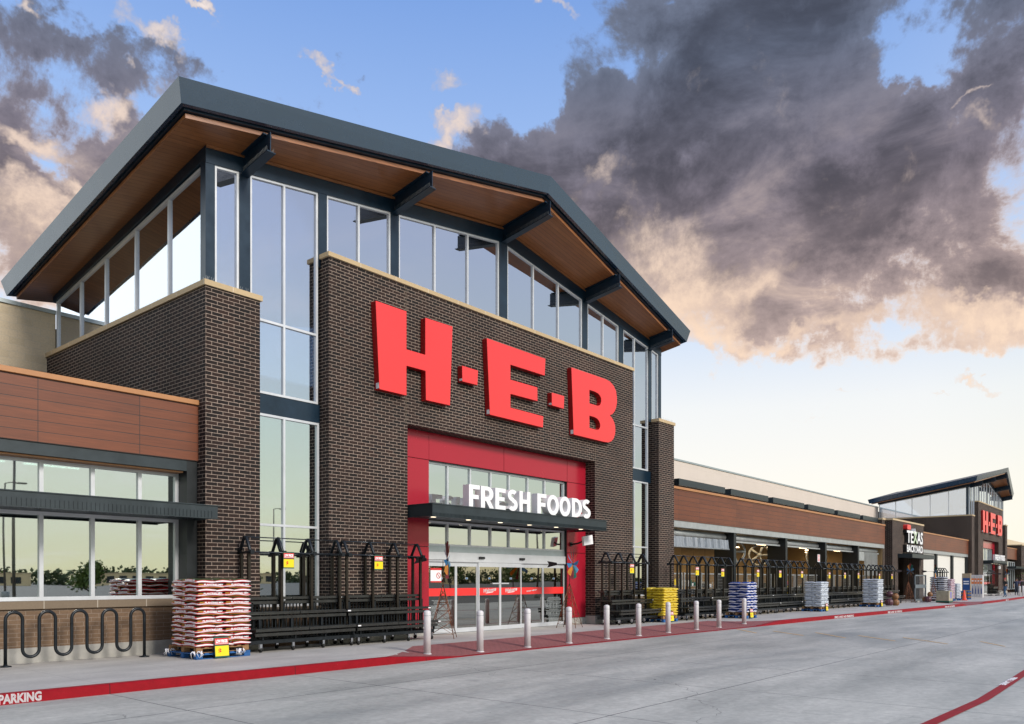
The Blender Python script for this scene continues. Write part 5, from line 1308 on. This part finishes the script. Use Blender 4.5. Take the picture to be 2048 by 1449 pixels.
# ------------------------------------------------------------------ trees and things over the car park (also seen mirrored in the glass)
LEAF = vary(mat('leaf', (.045, .075, .015), .6), .45, 1.5); BARK = vary(mat('bark', (.08, .06, .045), .9), .3, 5)
def tree(x, y, h, cr, label, seed, n=1500, group=None, leaf=LEAF, ls=.11):
    rnd = random.Random(seed); r = empty('tree', (x, y, -.15), 0, label, 'tree', group)
    t = MB(); top = h * .5; t.tube([(0, 0, 0), (.05, .03, top * .5), (0, .05, top), (.05, 0, h * .8)], .05 + h * .018, 8, r1=.02)
    tips = []
    for k in range(9):
        a = rnd.uniform(0, 6.28); z0 = rnd.uniform(.3, .7) * h; L_ = cr * rnd.uniform(.5, .9); e = (L_ * math.cos(a), L_ * math.sin(a), z0 + rnd.uniform(.15, .32) * h); tips.append(e)
        t.tube([(0, 0, z0), (e[0] * .5, e[1] * .5, z0 + (e[2] - z0) * .4), e], .03 + h * .004, 5, r1=.008)
    t.build('trunk', BARK, r); tips += [(0, 0, h * .88), (cr * .2, 0, h * .75), (-cr * .2, cr * .2, h * .65)]
    c = MB()
    for k in range(n):
        e = rnd.choice(tips); s = cr * .36; p = Vector((e[0] + rnd.gauss(0, s), e[1] + rnd.gauss(0, s), e[2] + rnd.gauss(0, s * .75)))
        if p.z < h * .28: continue
        u = Vector((rnd.gauss(0, 1), rnd.gauss(0, 1), rnd.gauss(0, 1))).normalized(); v = u.orthogonal().normalized(); q = ls * rnd.uniform(.7, 1.6)
        c.face([p - u * q, p + v * q * .6, p + u * q, p - v * q * .6])
    c.build('crown', leaf, r, recalc=False); return r
LEAFG = vary(mat('leaf_bright', (.09, .13, .02), .6), .4, 1.5)
tree(118, -3.4, 3.6, 1.7, 'small leafy tree on the pavement beyond the far tower', 3, 1800, leaf=LEAFG)
tree(126, -4.2, 3.8, 2.0, 'second small leafy tree beyond the far tower, at the right edge', 4, 1800, leaf=LEAFG)
GT = 'young trees in the car park'
for k, (x, y, h, cr, n) in enumerate(((15.0, -38, 3.3, 1.3, 'young car park tree nearest the left shop windows'), (24, -42, 2.9, .8, 'thin young tree across the drive lane'), (37, -44, 3.0, 1.1, 'young tree mirrored in the narrow tower window'), (62, -44, 4.4, 1.5, 'young tree mirrored in the sliding doors'), (80, -50, 3.6, 1.5, 'young car park tree mirrored in the farther door panes'))):
    tree(x, y, h, cr, n, 20 + k, 1300, GT, LEAFG)
LAMPM = mat('lamp_post_metal', (.16, .13, .10), .5, .4)
def lamp_post(x, y, rz, label, h=9.2):
    r = empty('lamp_post', (x, y, -.15), rz, label, 'lamp post', 'lamp posts in the car park')
    MB().lathe([(.3, 0), (.3, .7), (.26, .74)], 18).build('base', CONC, r); MB().tube([(0, 0, .7), (0, 0, h)], .09, 8, r1=.06).build('pole', LAMPM, r)
    MB().tube([(0, 0, h), (.4, 0, h + .1), (1.0, 0, h + .1)], .04, 6).build('arm', LAMPM, r); MB().box(.8, 1.5, -.16, .16, h + .02, h + .14).build('lamp_head', LAMPM, r, bevel=.03)
for k, (x, y) in enumerate(((15.5, -30), (24.5, -30), (22, -52), (38, -30), (48, -56), (60, -30), (70, -60))):
    lamp_post(x, y, R(0), ('tall lamp post over the drive lane opposite the left shop windows', 'tall lamp post opposite the near tower pillar', 'distant tall lamp post opposite the left shop windows', 'tall lamp post opposite the sliding doors', 'distant tall lamp post opposite the sliding doors', 'tall lamp post opposite the garden centre', 'distant tall lamp post opposite the garden centre')[k])
# low pale shops across the car park and wooded skyline
PALEB = vary(mat('sunlit_render', (.62, .47, .26), .8), .1, .5)
def far_shop(x, y, w, h, label):
    r = empty('shop_building', (x, y, -.15), 0, label, 'building', 'low shops across the car park')
    MB().box(-w / 2, w / 2, -6, 6, 0, h).build('wall', PALEB, r); m = MB()
    m.box(-w / 2 - .2, w / 2 + .2, -6.2, 6.2, h, h + .3); m.build('roof', STONE, r); g = MB()
    for k in range(int(w / 4)): a = -w / 2 + 1 + k * 4; g.box(a, a + 2.4, 5.98, 6.03, .6, 2.6)
    g.build('window', DARKST, r)
far_shop(55, -215, 46, 3.6, 'low sand coloured shop across the car park on the left'); far_shop(125, -225, 60, 3.3, 'long low sand coloured shop across the car park, nearer the middle'); far_shop(230, -240, 60, 3.5, 'long low sand coloured shop across the car park on the right')
rnd = random.Random(11); c = MB(); WOODL = vary(mat('far_wood_leaf', (.035, .05, .012), .8), .4, .05)
for k in range(15000):
    x = rnd.uniform(-150, 650); y = -270 - rnd.uniform(0, 40) - .05 * x; hh = 4.6 + 1.6 * math.sin(x * .021) + .9 * math.sin(x * .09 + 1) + (.8 * math.sin(x * .6))
    z = rnd.uniform(-.2, 1) * hh; q = rnd.uniform(.4, 1.2); u = Vector((rnd.gauss(0, 1), rnd.gauss(0, .5), rnd.gauss(0, 1))).normalized(); v = u.orthogonal().normalized(); p = Vector((x, y, z))
    c.face([p - u * q, p + v * q * .7, p + u * q, p - v * q * .7])
tag(c.build('distant_wood', WOODL, recalc=False), 'dark wooded skyline across the car park', 'wood', kind='stuff')
